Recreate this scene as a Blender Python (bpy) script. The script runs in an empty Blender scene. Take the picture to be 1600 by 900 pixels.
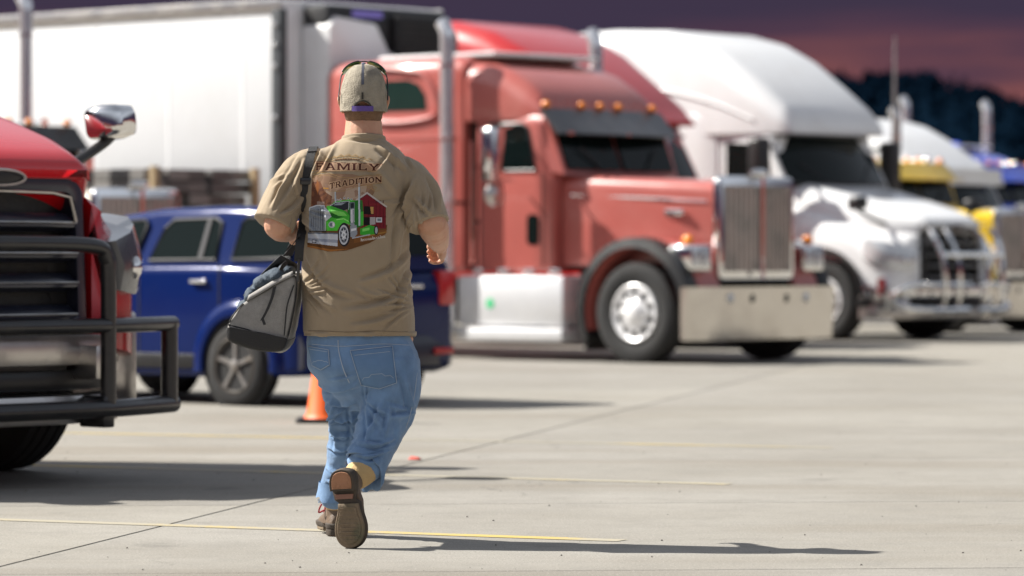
import bpy, bmesh, math, random
import numpy as np
from mathutils import Vector, Matrix, noise
from mathutils.bvhtree import BVHTree
random.seed(7)
R_ = math.radians
scn = bpy.context.scene
COL = scn.collection

# ------------------------------------------------------------------ camera
cam = bpy.data.cameras.new('camera')
cam.sensor_width = 36.0; cam.lens = 135.0; cam.shift_y = -50/1600
cam.clip_end = 6000; cam.clip_start = 0.5
cam.dof.use_dof = True; cam.dof.focus_distance = 14.45; cam.dof.aperture_fstop = 2.8
camo = bpy.data.objects.new('camera', cam); COL.objects.link(camo)
camo.location = (0, 0, 1.086); camo.rotation_euler = (R_(90), 0, 0)
scn.camera = camo
# ------------------------------------------------------------------ light
SUN_AZ = math.atan2(0.26, -0.966)      # direction towards the sun, in the ground plane
SUN_EL = R_(43)
sun = bpy.data.lights.new('sun', 'SUN'); sun.energy = 5.0; sun.angle = R_(0.53); sun.color = (1, .955, .88)
suno = bpy.data.objects.new('sun', sun); COL.objects.link(suno)
to_sun = Vector((math.cos(SUN_AZ)*math.cos(SUN_EL), math.sin(SUN_AZ)*math.cos(SUN_EL), math.sin(SUN_EL)))
suno.rotation_euler = to_sun.to_track_quat('Z', 'Y').to_euler(); suno.location = to_sun*60
w = bpy.data.worlds.new('World'); scn.world = w; w.use_nodes = True
nt = w.node_tree; nt.nodes.clear(); N = nt.nodes; L = nt.links
out = N.new('ShaderNodeOutputWorld')
sky = N.new('ShaderNodeTexSky'); sky.sky_type = 'NISHITA'; sky.sun_disc = False
sky.sun_elevation = SUN_EL; sky.sun_rotation = math.pi/2 - SUN_AZ
b1 = N.new('ShaderNodeBackground'); b1.inputs[1].default_value = 0.078
sky.dust_density = 1.0
hs = N.new('ShaderNodeHueSaturation'); hs.inputs['Saturation'].default_value = .35   # milky, hazy daylight overhead
L.new(sky.outputs[0], hs.inputs['Color']); L.new(hs.outputs[0], b1.inputs[0])
tc = N.new('ShaderNodeTexCoord'); sep = N.new('ShaderNodeSeparateXYZ'); L.new(tc.outputs['Generated'], sep.inputs[0])
mp = N.new('ShaderNodeMapping'); mp.inputs['Scale'].default_value = (6, 6, 60); L.new(tc.outputs['Generated'], mp.inputs[0])
nz = N.new('ShaderNodeTexNoise'); nz.inputs['Scale'].default_value = 1.3; nz.inputs['Detail'].default_value = 5; L.new(mp.outputs[0], nz.inputs[0])
m1 = N.new('ShaderNodeMath'); m1.operation = 'MULTIPLY_ADD'; m1.inputs[1].default_value = 0.05; m1.inputs[2].default_value = -0.025
L.new(nz.outputs[0], m1.inputs[0])
m2 = N.new('ShaderNodeMath'); m2.operation = 'ADD'; L.new(sep.outputs['Z'], m2.inputs[0]); L.new(m1.outputs[0], m2.inputs[1])
m3 = N.new('ShaderNodeMath'); m3.operation = 'MULTIPLY'; m3.inputs[1].default_value = 5; L.new(m2.outputs[0], m3.inputs[0])
rp = N.new('ShaderNodeValToRGB'); L.new(m3.outputs[0], rp.inputs[0])
DUSK = [(0.0, (.40, .13, .10)), (.16, (.34, .105, .095)), (.222, (.22, .082, .09)), (.265, (.095, .050, .082)), (.315, (.058, .042, .078)), (1, (.05, .042, .08))]
el = rp.color_ramp.elements
el[0].position = 0; el[0].color = (*DUSK[0][1], 1); el[1].position = 1; el[1].color = (*DUSK[-1][1], 1)
for p, c in DUSK[1:-1]:
    e = el.new(p); e.color = (*c, 1)
b2 = N.new('ShaderNodeBackground'); b2.inputs[1].default_value = 0.44; L.new(rp.outputs[0], b2.inputs[0])
mr = N.new('ShaderNodeMapRange'); mr.inputs[1].default_value = .12; mr.inputs[2].default_value = .34; mr.interpolation_type = 'SMOOTHSTEP'
L.new(m2.outputs[0], mr.inputs[0])
mx = N.new('ShaderNodeMixShader'); L.new(mr.outputs[0], mx.inputs[0]); L.new(b2.outputs[0], mx.inputs[1]); L.new(b1.outputs[0], mx.inputs[2])
L.new(mx.outputs[0], out.inputs[0])
vs = scn.view_settings; vs.view_transform = 'Standard'; vs.look = 'None'; vs.gamma = 1; vs.exposure = 0.97
vs.use_curve_mapping = False

# ------------------------------------------------------------------ materials
MATS = {}
def mat(name, col, rough=.6, metal=0, var=.12, vscale=6, bump=0, bscale=60, coat=0, spec=.5, dirt=None, dscale=3, damt=.4, trans=0, sheen=0, emit=None, stretch=(1,1,1), rvar=0.0):
    if name in MATS: return MATS[name]
    m = bpy.data.materials.new(name); m.use_nodes = True; MATS[name] = m
    nt = m.node_tree; b = nt.nodes['Principled BSDF']; NN = nt.nodes; LL = nt.links
    b.inputs['Roughness'].default_value = rough; b.inputs['Metallic'].default_value = metal
    b.inputs['Coat Weight'].default_value = coat; b.inputs['Coat Roughness'].default_value = .05
    b.inputs['Specular IOR Level'].default_value = spec; b.inputs['Transmission Weight'].default_value = trans
    b.inputs['Sheen Weight'].default_value = sheen
    tc = NN.new('ShaderNodeTexCoord'); mp = NN.new('ShaderNodeMapping'); mp.inputs['Scale'].default_value = stretch
    LL.new(tc.outputs['Object'], mp.inputs[0])
    n = NN.new('ShaderNodeTexNoise'); n.inputs['Scale'].default_value = vscale; n.inputs['Detail'].default_value = 6; LL.new(mp.outputs[0], n.inputs[0])
    mixc = NN.new('ShaderNodeMix'); mixc.data_type = 'RGBA'; mixc.inputs['Factor'].default_value = .5
    mixc.inputs['A'].default_value = (*[c*(1-var) for c in col], 1); mixc.inputs['B'].default_value = (*[min(1, c*(1+var)) for c in col], 1)
    LL.new(n.outputs[0], mixc.inputs['Factor']); last = mixc.outputs['Result']
    if dirt:
        n2 = NN.new('ShaderNodeTexNoise'); n2.inputs['Scale'].default_value = dscale; n2.inputs['Detail'].default_value = 8; n2.inputs['Roughness'].default_value = .65
        LL.new(mp.outputs[0], n2.inputs[0])
        r = NN.new('ShaderNodeMapRange'); r.inputs[1].default_value = .48; r.inputs[2].default_value = .72; r.inputs[4].default_value = damt; LL.new(n2.outputs[0], r.inputs[0])
        mx = NN.new('ShaderNodeMix'); mx.data_type = 'RGBA'; LL.new(r.outputs[0], mx.inputs['Factor']); LL.new(last, mx.inputs['A']); mx.inputs['B'].default_value = (*dirt, 1)
        last = mx.outputs['Result']
        r2 = NN.new('ShaderNodeMath'); r2.operation = 'MULTIPLY_ADD'; r2.inputs[1].default_value = .5; r2.inputs[2].default_value = rough; r2.use_clamp = True
        LL.new(r.outputs[0], r2.inputs[0]); LL.new(r2.outputs[0], b.inputs['Roughness'])
    LL.new(last, b.inputs['Base Color'])
    if bump:
        n3 = NN.new('ShaderNodeTexNoise'); n3.inputs['Scale'].default_value = bscale; n3.inputs['Detail'].default_value = 4; LL.new(mp.outputs[0], n3.inputs[0])
        bp = NN.new('ShaderNodeBump'); bp.inputs['Strength'].default_value = bump; bp.inputs['Distance'].default_value = .01
        LL.new(n3.outputs[0], bp.inputs['Height']); LL.new(bp.outputs[0], b.inputs['Normal'])
    if emit:
        b.inputs['Emission Color'].default_value = (*emit[0], 1); b.inputs['Emission Strength'].default_value = emit[1]
    return m

chrome = mat('chrome', (.82, .815, .81), .06, 1, .04, 4, bump=.06, bscale=7, dirt=(.5, .46, .42), dscale=2.5, damt=.15)
dullchrome = mat('brushed_steel', (.55, .53, .51), .3, 1, .12, 8, bump=.05, bscale=12, dirt=(.2, .17, .14), damt=.6)
bumperm = mat('worn_bumper_chrome', (.66, .63, .59), .14, 1, .1, 3, bump=.05, bscale=5, dirt=(.4, .36, .32), dscale=2, damt=.25)
alum = mat('bright_aluminium', (.82, .83, .85), .42, .55, .06, 8, dirt=(.5, .48, .45), damt=.3)
rubber = mat('tyre_rubber', (.018, .018, .019), .85, 0, .25, 14, bump=.2, bscale=60, dirt=(.05, .047, .042), dscale=5, damt=.5)
blackp = mat('black_plastic', (.012, .012, .013), .4, 0, .2, 10, dirt=(.035, .033, .03), damt=.4)
blackgl = mat('black_powder_coat', (.014, .014, .016), .3, 0, .2, 8, coat=.3, dirt=(.05, .045, .04), dscale=5, damt=.4)
glass = mat('tinted_glass', (.004, .008, .008), .03, 0, .1, 3, spec=.2)
glassg = mat('green_tinted_glass', (.012, .03, .026), .05, 0, .3, 2.5, spec=.3)
carglass = mat('car_window_glass', (.004, .008, .008), .03, 0, .1, 3, spec=.07)
amber = mat('amber_lens', (.85, .25, .02), .2, 0, .05, 5, coat=.6)
redlens = mat('red_lens', (.55, .02, .02), .2, 0, .05, 5, coat=.6)
clearlens = mat('headlight_lens', (.62, .64, .66), .12, .35, .2, 30, coat=.7)
white = mat('white_paint', (.8, .81, .82), .32, 0, .03, 3, coat=.5, dirt=(.55, .53, .5), dscale=2, damt=.25)
trailerw = mat('white_trailer_panel', (.8, .81, .82), .4, 0, .03, 3, coat=.2, dirt=(.6, .59, .57), dscale=1.2, damt=.25)
coral = mat('faded_coral_red_paint', (.42, .105, .088), .34, 0, .10, 2, coat=.6, dirt=(.48, .18, .15), dscale=1.6, damt=.3)
redp = mat('glossy_red_paint', (.56, .008, .014), .25, 0, .06, 3, coat=.5)
redp2 = mat('deep_red_paint', (.48, .018, .02), .3, 0, .08, 3, coat=.7, dirt=(.3, .05, .04), damt=.25)
bluep = mat('metallic_blue_paint', (.003, .013, .088), .2, .05, .1, 3, coat=.12, spec=.12, dirt=(.005, .014, .07), dscale=2.5, damt=.25)
stackm = mat('sunlit_stack_chrome', (.86, .86, .88), .16, .75, .05, 5, dirt=(.6, .58, .56), damt=.12)
rimm = mat('polished_rim', (.86, .86, .87), .3, .2, .1, 12, dirt=(.5, .48, .46), dscale=6, damt=.4)
blue2 = mat('royal_blue_paint', (.012, .07, .62), .3, .05, .08, 3, coat=.7)
yellowp = mat('bright_yellow_paint', (.75, .5, .01), .32, 0, .06, 3, coat=.6)
navy = mat('dark_navy_bezel', (.022, .026, .045), .3, .2, .15, 5, coat=.4, dirt=(.06, .06, .065), damt=.4)
orange = mat('orange_cone_plastic', (.9, .13, .008), .5, 0, .08, 6, dirt=(.35, .1, .03), dscale=8, damt=.35)

# ------------------------------------------------------------------ mesh helpers
class MB:
    def __init__(s): s.v = []; s.f = []
    def add(s, v, f):
        o = len(s.v); s.v += [tuple(p) for p in v]; s.f += [[i+o for i in q] for q in f]; return s
    def box(s, lo, hi, M=None):
        v = [Vector((x, y, z)) for z in (lo[2], hi[2]) for y in (lo[1], hi[1]) for x in (lo[0], hi[0])]
        if M is not None: v = [M @ p for p in v]
        return s.add(v, [(0, 2, 3, 1), (4, 5, 7, 6), (0, 1, 5, 4), (2, 6, 7, 3), (0, 4, 6, 2), (1, 3, 7, 5)])
    def loft(s, rings, cap=True, closed=True, loop=False):
        n = len(rings[0]); v = [p for r in rings for p in r]; f = []
        m = len(rings)
        for i in range(m if loop else m-1):
            for j in range(n if closed else n-1):
                a = i*n+j; b = i*n+(j+1) % n; k = ((i+1) % m)*n
                f.append((a, b, k+(j+1) % n, k+j))
        if cap and not loop:
            f.append(list(range(n))[::-1]); f.append([(m-1)*n+j for j in range(n)])
        return s.add(v, f)
    def tube(s, path, r, n=10, cap=True, loop=False, rr=None):
        path = [Vector(p) for p in path]; m = len(path); rings = []
        rs = r if isinstance(r, (list, tuple)) else [r]*m
        up = None
        for i, p in enumerate(path):
            if loop: t = path[(i+1) % m]-path[i-1]
            else: t = path[min(i+1, m-1)]-path[max(i-1, 0)]
            t.normalize()
            if up is None:
                up = Vector((0, 0, 1)) if abs(t.z) < .9 else Vector((1, 0, 0))
            x = up.cross(t)
            if x.length < 1e-4: x = Vector((1, 0, 0)).cross(t)
            x.normalize(); y = t.cross(x); up = y
            k = rr[i] if rr else (1, 1)
            rings.append([p+x*math.cos(2*math.pi*j/n)*rs[i]*k[0]+y*math.sin(2*math.pi*j/n)*rs[i]*k[1] for j in range(n)])
        return s.loft(rings, cap, True, loop)
    def ribbon(s, path, side, wd, th):
        path = [Vector(p) for p in path]; rings = []
        for i, p in enumerate(path):
            sd = Vector(side[i] if isinstance(side, list) else side).normalized()
            t = (path[min(i+1, len(path)-1)]-path[max(i-1, 0)]).normalized(); nn = sd.cross(t).normalized()
            a = sd*wd/2; b = nn*th/2
            rings.append([p-a-b, p+a-b, p+a+b, p-a+b])
        return s.loft(rings)
    def lathe(s, prof, c, axis, n=28):
        """prof: (along axis, radius)"""
        ax = Vector(axis).normalized(); u = ax.cross(Vector((0, 0, 1)));
        if u.length < .01: u = Vector((1, 0, 0))
        u.normalize(); v = ax.cross(u); c = Vector(c)
        rings = [[c+ax*h+(u*math.cos(2*math.pi*j/n)+v*math.sin(2*math.pi*j/n))*max(r, 1e-4) for j in range(n)] for h, r in prof]
        return s.loft(rings, True)
    def ball(s, c, r, n=12, m=8, R=None):
        r = r if isinstance(r, (tuple, list)) else (r, r, r); rings = []
        for i in range(m+1):
            t = math.pi*i/m; z = -math.cos(t); q = max(math.sin(t), .01)
            ring = [Vector((math.cos(2*math.pi*j/n)*q*r[0], math.sin(2*math.pi*j/n)*q*r[1], z*r[2])) for j in range(n)]
            if R is not None: ring = [R @ p for p in ring]
            rings.append([Vector(c)+p for p in ring])
        return s.loft(rings)
    def prism(s, poly, axis, lo, hi):
        """poly in the two other axes (in xyz order)"""
        def P(p, t):
            return {'x': (t, p[0], p[1]), 'y': (p[0], t, p[1]), 'z': (p[0], p[1], t)}[axis]
        return s.loft([[P(p, lo) for p in poly], [P(p, hi) for p in poly]])
    def mesh(s, name, bevel=0, seg=2, sharp=35):
        me = bpy.data.meshes.new(name); me.from_pydata(s.v, [], s.f)
        bm = bmesh.new(); bm.from_mesh(me)
        bmesh.ops.recalc_face_normals(bm, faces=bm.faces)
        if bevel:
            es = [e for e in bm.edges if len(e.link_faces) == 2 and e.calc_face_angle(0) > R_(30)]
            bmesh.ops.bevel(bm, geom=es, offset=bevel, segments=seg, profile=.5, affect='EDGES', clamp_overlap=True)
        bm.to_mesh(me); bm.free(); me.shade_smooth(); me.set_sharp_from_angle(angle=R_(sharp)); return me
    def build(s, name, m, parent=None, bevel=0, seg=2, sharp=35):
        return link(name, s.mesh(name, bevel, seg, sharp), m, parent)
def link(name, me, m, parent=None):
    o = bpy.data.objects.new(name, me); COL.objects.link(o)
    if m is not None:
        me.materials.clear(); me.materials.append(m)
    if parent is not None: o.parent = parent
    return o
def tag(o, label=None, cat=None, group=None, kind=None):
    if label: o['label'] = label
    if cat: o['category'] = cat
    if group: o['group'] = group
    if kind: o['kind'] = kind
    return o
def empty(name, loc, rz=0):
    o = bpy.data.objects.new(name, None); COL.objects.link(o); o.empty_display_size = .3
    o.location = loc; o.rotation_euler = (0, 0, rz); return o
def rrect(y0, y1, z0, z1, rt, rb=None, n=4):
    """rounded rectangle in the (y,z) plane"""
    rb = rt if rb is None else rb; pts = []
    for cx, cz, r, a0 in ((y1-rb, z0+rb, rb, -90), (y1-rt, z1-rt, rt, 0), (y0+rt, z1-rt, rt, 90), (y0+rb, z0+rb, rb, 180)):
        for k in range(n+1):
            a = R_(a0+90*k/n); pts.append((cx+r*math.cos(a), cz+r*math.sin(a)))
    return pts
def sect(x, w, z0, z1, rt, rb=.03, n=4, lean=0):
    """vehicle cross-section at x; lean shifts the top forward"""
    return [(x+lean*(z-z0), y, z) for y, z in rrect(-w, w, z0, z1, rt, rb, n)]
def arc(cx, cz, r, a0, a1, n):
    return [(cx+r*math.cos(R_(a0+(a1-a0)*k/n)), cz+r*math.sin(R_(a0+(a1-a0)*k/n))) for k in range(n+1)]
def smooth_path(pts, k=6, closed=False):
    P = [Vector(p) for p in pts]; o = []
    n = len(P)
    for i in range(n if closed else n-1):
        if closed: p0, p1, p2, p3 = P[i-1], P[i], P[(i+1) % n], P[(i+2) % n]
        else: p0, p1, p2, p3 = P[max(i-1, 0)], P[i], P[i+1], P[min(i+2, n-1)]
        for j in range(k):
            t = j/k
            o.append(.5*((2*p1)+(p2-p0)*t+(2*p0-5*p1+4*p2-p3)*t*t+(3*p1-p0-3*p2+p3)*t**3))
    if not closed: o.append(P[-1])
    return o

# ------------------------------------------------------------------ ground
def ground_mat(name, base, joint=False):
    m = bpy.data.materials.new(name); m.use_nodes = True; nt = m.node_tree; NN = nt.nodes; LL = nt.links; b = NN['Principled BSDF']
    g = NN.new('ShaderNodeNewGeometry')
    def noise_(scale, det=6, rough=.6, st=(1, 1, 1), rot=0):
        mp = NN.new('ShaderNodeMapping'); mp.inputs['Scale'].default_value = st; mp.inputs['Rotation'].default_value = (0, 0, rot)
        LL.new(g.outputs['Position'], mp.inputs[0])
        n = NN.new('ShaderNodeTexNoise'); n.inputs['Scale'].default_value = scale; n.inputs['Detail'].default_value = det; n.inputs['Roughness'].default_value = rough
        LL.new(mp.outputs[0], n.inputs[0]); return n.outputs[0]
    def rng(s, a, b_, lo, hi):
        r = NN.new('ShaderNodeMapRange'); r.inputs[1].default_value = a; r.inputs[2].default_value = b_; r.inputs[3].default_value = lo; r.inputs[4].default_value = hi
        LL.new(s, r.inputs[0]); return r.outputs[0]
    def mix(f, A, B, mode='MIX'):
        x = NN.new('ShaderNodeMix'); x.data_type = 'RGBA'; x.blend_type = mode
        if isinstance(f, float): x.inputs['Factor'].default_value = f
        else: LL.new(f, x.inputs['Factor'])
        for k, q in (('A', A), ('B', B)):
            if isinstance(q, tuple): x.inputs[k].default_value = (*q, 1)
            else: LL.new(q, x.inputs[k])
        return x.outputs['Result']
    c = mix(rng(noise_(.45, 7, .62), .3, .7, 0, 1), tuple(q*t for q, t in zip(base, (.80, .775, .73))), tuple(q*1.15 for q in base))
    c = mix(rng(noise_(7, 7, .7), .5, .72, 0, .4), c, tuple(q*.7 for q in base))
    c = mix(rng(noise_(2.6, 9, .75), .48, .72, 0, .5), c, tuple(q*.62 for q in base))
    # tyre tracks and drips, drawn out along the lanes
    c = mix(rng(noise_(1.0, 5, .55, (.12, .9, 1), R_(26)), .55, .74, 0, .8), c, tuple(q*t for q, t in zip(base, (.68, .61, .52))))
    c = mix(rng(noise_(1.0, 4, .5, (.1, .6, 1), R_(40)), .6, .72, 0, .4), c, tuple(q*1.22 for q in base))
    # oil spots
    c = mix(rng(noise_(1.7, 4, .55), .655, .74, 0, .6), c, tuple(q*.4 for q in base))
    # aggregate
    c = mix(rng(noise_(150, 3, .7), .35, .72, 0, .55), tuple(q*.60 for q in base), c) if False else mix(rng(noise_(130, 3, .8), .46, .68, 0, .85), c, tuple(q*.5 for q in base))
    c = mix(rng(noise_(85, 3, .8), .54, .72, 0, .8), c, tuple(min(1, q*1.6) for q in base))
    # hairline cracks and dark tyre scuffs
    vo = NN.new('ShaderNodeTexVoronoi'); vo.feature = 'DISTANCE_TO_EDGE'; vo.inputs['Scale'].default_value = .33
    wp = NN.new('ShaderNodeVectorMath'); wp.operation = 'ADD'; wn = NN.new('ShaderNodeTexNoise'); wn.inputs['Scale'].default_value = 1.6; wn.inputs['Detail'].default_value = 6; LL.new(g.outputs['Position'], wn.inputs[0])
    LL.new(g.outputs['Position'], wp.inputs[0]); LL.new(wn.outputs['Color'], wp.inputs[1]); LL.new(wp.outputs[0], vo.inputs['Vector'])
    ck = NN.new('ShaderNodeMath'); ck.operation = 'MULTIPLY'; LL.new(rng(vo.outputs['Distance'], .0, .004, .8, 0), ck.inputs[0]); LL.new(rng(noise_(.35, 2), .52, .58, 0, 1), ck.inputs[1])
    c = mix(ck.outputs[0], c, tuple(q*.42 for q in base))
    c = mix(rng(noise_(1.0, 6, .6, (.05, 1.6, 1), R_(12)), .62, .74, 0, .42), c, tuple(q*.5 for q in base))
    oi = NN.new('ShaderNodeObjectInfo')
    c = mix(1.0, c, mix(oi.outputs['Random'], (.94, .94, .95), (1.05, 1.045, 1.03)), 'MULTIPLY')
    LL.new(c, b.inputs['Base Color']); b.inputs['Roughness'].default_value = .85; b.inputs['Specular IOR Level'].default_value = .3
    bp = NN.new('ShaderNodeBump'); bp.inputs['Strength'].default_value = .5; bp.inputs['Distance'].default_value = .004
    LL.new(noise_(110, 4, .7), bp.inputs['Height']); LL.new(bp.outputs[0], b.inputs['Normal'])
    return m
CONC = (.272, .26, .235)
conc = ground_mat('concrete', CONC)
sealm = mat('joint_sealant', (.16, .15, .135), .9, 0, .3, 8)
farm = ground_mat('far_concrete', (.255, .243, .218))
gm = MB(); gm.box((-900, -60, -.5), (900, 1600, -.014))
ground = tag(gm.build('ground', farm), kind='structure')
# slabs: sides follow the two families of joints seen in the lot
dA = Vector((.1865, .9825, 0)); dB = Vector((.9968, .080, 0)); LA, LB, GAP = 3.72, 4.7, .009
def on_joint(i, j): return Vector((-1.79, 13.43, 0))+dA*(j*LA+3.37)+dB*(i*LB)
v0 = [dB*GAP/2+dA*GAP/2, dB*(LB-GAP/2)+dA*GAP/2, dB*(LB-GAP/2)+dA*(LA-GAP/2), dB*GAP/2+dA*(LA-GAP/2)]
sb = MB(); sb.loft([[p+Vector((0, 0, -.0135)) for p in v0], [p+Vector((0, 0, 0)) for p in v0]])
slab_me = sb.mesh('concrete_slab', bevel=.004, seg=1)
slab_me.materials.append(conc)
for j in range(-3, 15):
    for i in range(-5, 6):
        p = on_joint(i, j)
        if abs(p.x) > 5+p.y*.28: continue
        o = bpy.data.objects.new('concrete_slab', slab_me); COL.objects.link(o); o.location = p; o.parent = ground
# painted stall lines
def paint_mat():
    m = bpy.data.materials.new('worn_yellow_paint'); m.use_nodes = True; nt = m.node_tree; NN = nt.nodes; LL = nt.links; b = NN['Principled BSDF']
    g = NN.new('ShaderNodeNewGeometry'); n = NN.new('ShaderNodeTexNoise'); n.inputs['Scale'].default_value = 30; n.inputs['Detail'].default_value = 8; n.inputs['Roughness'].default_value = .85
    LL.new(g.outputs['Position'], n.inputs[0])
    n2 = NN.new('ShaderNodeTexNoise'); n2.inputs['Scale'].default_value = 1.1; LL.new(g.outputs['Position'], n2.inputs[0])
    a = NN.new('ShaderNodeMath'); a.operation = 'ADD'; LL.new(n.outputs[0], a.inputs[0]); LL.new(n2.outputs[0], a.inputs[1])
    r = NN.new('ShaderNodeMapRange'); r.inputs[1].default_value = .88; r.inputs[2].default_value = 1.02; LL.new(a.outputs[0], r.inputs[0])
    x = NN.new('ShaderNodeMix'); x.data_type = 'RGBA'; x.inputs['A'].default_value = (.46, .34, .095, 1); x.inputs['B'].default_value = (.33, .30, .23, 1)
    LL.new(r.outputs[0], x.inputs['Factor']); LL.new(x.outputs['Result'], b.inputs['Base Color']); b.inputs['Roughness'].default_value = .8
    return m
pm = paint_mat()
for (x1, y1, x0, y0, wd) in ((.42, 14.64, -3.6, 16.5, .105), (1.03, 18.25, -3.4, 20.35, .10), (1.81, 21.72, -3.6, 23.9, .09)):
    a = Vector((x0, y0, 0)); b = Vector((x1, y1, 0)); d = (b-a).normalized(); n = Vector((-d.y, d.x, 0))
    mb = MB(); K = 40; rings = []
    for k in range(K+1):
        p = a.lerp(b, k/K); e = wd/2*(1+.10*noise.noise(p*3)); e2 = wd/2*(1+.10*noise.noise(p*3.3+Vector((7, 0, 0))))
        rings.append([p-n*e+Vector((0, 0, .002)), p+n*e2+Vector((0, 0, .002))])
    mb.loft(rings, cap=False, closed=False); mb.build('painted_line', pm, ground)
# grit
gb = MB()
for k in range(260):
    y = 12.6+random.random()**1.5*16; x = (random.random()-.5)*.28*y; r = random.choice((.0015, .002, .0025, .003, .005))
    q = [Vector((random.uniform(.6, 1.2)*r*math.cos(t), random.uniform(.6, 1.2)*r*math.sin(t), 0)) for t in (0, 1.3, 2.5, 3.8, 5.1)]
    c = Vector((x, y, .0005)); gb.loft([[c+p for p in q], [c+p*.5+Vector((0, 0, r*.8)) for p in q]])
tag(gb.build('loose_grit', mat('grit', (.10, .09, .08), .9, 0, .4, 3)), 'dark grit and pebbles scattered over the concrete', 'grit', kind='stuff')
lb = MB(); lb.loft([[(-.03, 0, .002), (.035, -.02, .002), (.05, .03, .002), (-.01, .05, .002)], [(-.02, .005, .012), (.03, -.01, .018), (.035, .025, .01), (-.008, .035, .02)]])
o = lb.build('litter_scrap', mat('red_litter', (.6, .08, .05), .6), bevel=.003); o.location = (-.527, 20.45, 0)
tag(o, 'small red scrap of litter lying on the concrete behind the walking man', 'litter')

# ------------------------------------------------------------------ wooded hill on the horizon
hb = MB()
def hillz(x, y):
    u = (x-62)/(44 if x > 62 else 85); r = 26.5*math.exp(-u*u) + 8*math.exp(-((x-150)/60)**2) + 6*math.exp(-((x+60)/90)**2)+8*math.exp(-((x-330)/160)**2)+8*math.exp(-((x+300)/160)**2)
    v = max(0, 1-((y-640)/150)**2); return r*v*v-.3
nx, ny = 90, 14
V = [(-520+1040*i/nx, 500+280*j/ny) for j in range(ny+1) for i in range(nx+1)]
hb.add([(x, y, hillz(x, y)+noise.noise(Vector((x*.03, y*.03, 0)))*1.2+1.0) for x, y in V], [(j*(nx+1)+i, j*(nx+1)+i+1, (j+1)*(nx+1)+i+1, (j+1)*(nx+1)+i) for j in range(ny) for i in range(nx)])
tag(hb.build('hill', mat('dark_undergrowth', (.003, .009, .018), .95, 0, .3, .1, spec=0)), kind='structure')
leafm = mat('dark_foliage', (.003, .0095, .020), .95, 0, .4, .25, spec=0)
fb = MB(); rnd = random.Random(3)
for k in range(5200):
    x = rnd.uniform(-60, 230) if k < 4300 else rnd.uniform(-480, 480); y = rnd.uniform(515, 655); z = hillz(x, y)
    if z < .5 and rnd.random() < .5: continue
    h = rnd.uniform(1.8, 3.6); r = h*rnd.uniform(.28, .42); conif = rnd.random() < .25
    for q in range(6 if not conif else 4):
        if conif:
            t = q/4; c = Vector((x, y, z+h*(.25+.3*q*.8))); rad = (r*.7*(1-t), r*.7*(1-t), h*.22)
        else:
            c = Vector((x+rnd.uniform(-r, r)*.9, y+rnd.uniform(-r, r)*.7, z+h*rnd.uniform(.45, .85))); rad = tuple(r*rnd.uniform(.3, .5) for _ in range(3))
        n, m = 6, 4; rings = []
        for i in range(m+1):
            t = math.pi*i/m; s = max(math.sin(t), .03)
            rings.append([c+Vector((math.cos(6.283*j/n)*s*rad[0], math.sin(6.283*j/n)*s*rad[1], -math.cos(t)*rad[2]))*rnd.uniform(.75, 1.25) for j in range(n)])
        fb.loft(rings)
me = bpy.data.meshes.new('wood'); me.from_pydata(fb.v, [], fb.f)
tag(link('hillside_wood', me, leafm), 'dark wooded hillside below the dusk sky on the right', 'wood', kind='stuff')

# ------------------------------------------------------------------ vehicles
HEAD = R_(-42)                     # trucks are parked side by side on this heading
UX = Vector((math.cos(HEAD), math.sin(HEAD), 0)); UY = Vector((-math.sin(HEAD), math.cos(HEAD), 0))
PB = Vector((2.0155, 39.72, 0))
def slot(lat, fwd): return PB+UY*lat+UX*fwd

def truck_wheel(root, x, y, R=.51, wd=.28, side=-1, dual=False, rimmat=None, name='wheel'):
    """tyre with a rim dish as its sub-part; side = -1 shows its outer face to the truck's right"""
    c = (x, y, R); ax = (0, side, 0); h = wd/2
    t = MB(); prof = [(-h*.7, R*.58), (-h, R*.72), (-h, R*.88), (-h*.86, R*.97)]
    for k in range(4):
        a = -h*.86+2*h*.86*k/4; b = -h*.86+2*h*.86*(k+1)/4
        prof += [(a+.008, R), (b-.008, R), (b-.005, R*.972), (b+.005, R*.972)]
    prof = prof[:-2]+[(h*.86, R*.97), (h, R*.88), (h, R*.72), (h*.7, R*.58)]
    t.lathe(prof, c, ax, 40); ty = t.build(name, rubber, root, sharp=50)
    r = MB(); q = R*.58
    r.lathe([(-h*.6, q*.98), (h*.90, q*1.0), (h*.96, q*.96), (h*.86, q*.90), (h*.80, q*.82), (h*.84, q*.55), (h*.95, q*.42), (h*1.15, q*.36), (h*1.3, q*.2), (h*1.33, .002)], c, ax, 36)
    rim = r.build('rim', rimmat or rimm, ty, sharp=40)
    hb = MB()
    for k in range(10):
        a = 2*math.pi*k/10; p = Vector((x+math.cos(a)*q*.62, y+side*h*.80, R+math.sin(a)*q*.62))
        hb.lathe([(0, .03), (.03, .028), (.05, .016), (.055, .002)], p, ax, 8)
    for k in range(10):
        a = 2*math.pi*(k+.5)/10; p = Vector((x+math.cos(a)*q*.72, y+side*h*.262, R+math.sin(a)*q*.72))
        pass
    tag(hb.build('wheel_nut', chrome, ty), kind='stuff')
    k2 = MB()
    for k in range(10):
        a = 2*math.pi*(k+.5)/10; p = Vector((x+math.cos(a)*q*.73, y+side*(h*.765), R+math.sin(a)*q*.73))
        k2.lathe([(0, .034), (.012, .034), (.013, .002)], p, ax, 10)
    tag(k2.build('hand_hole', blackp, ty), kind='stuff')
    return ty

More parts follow.
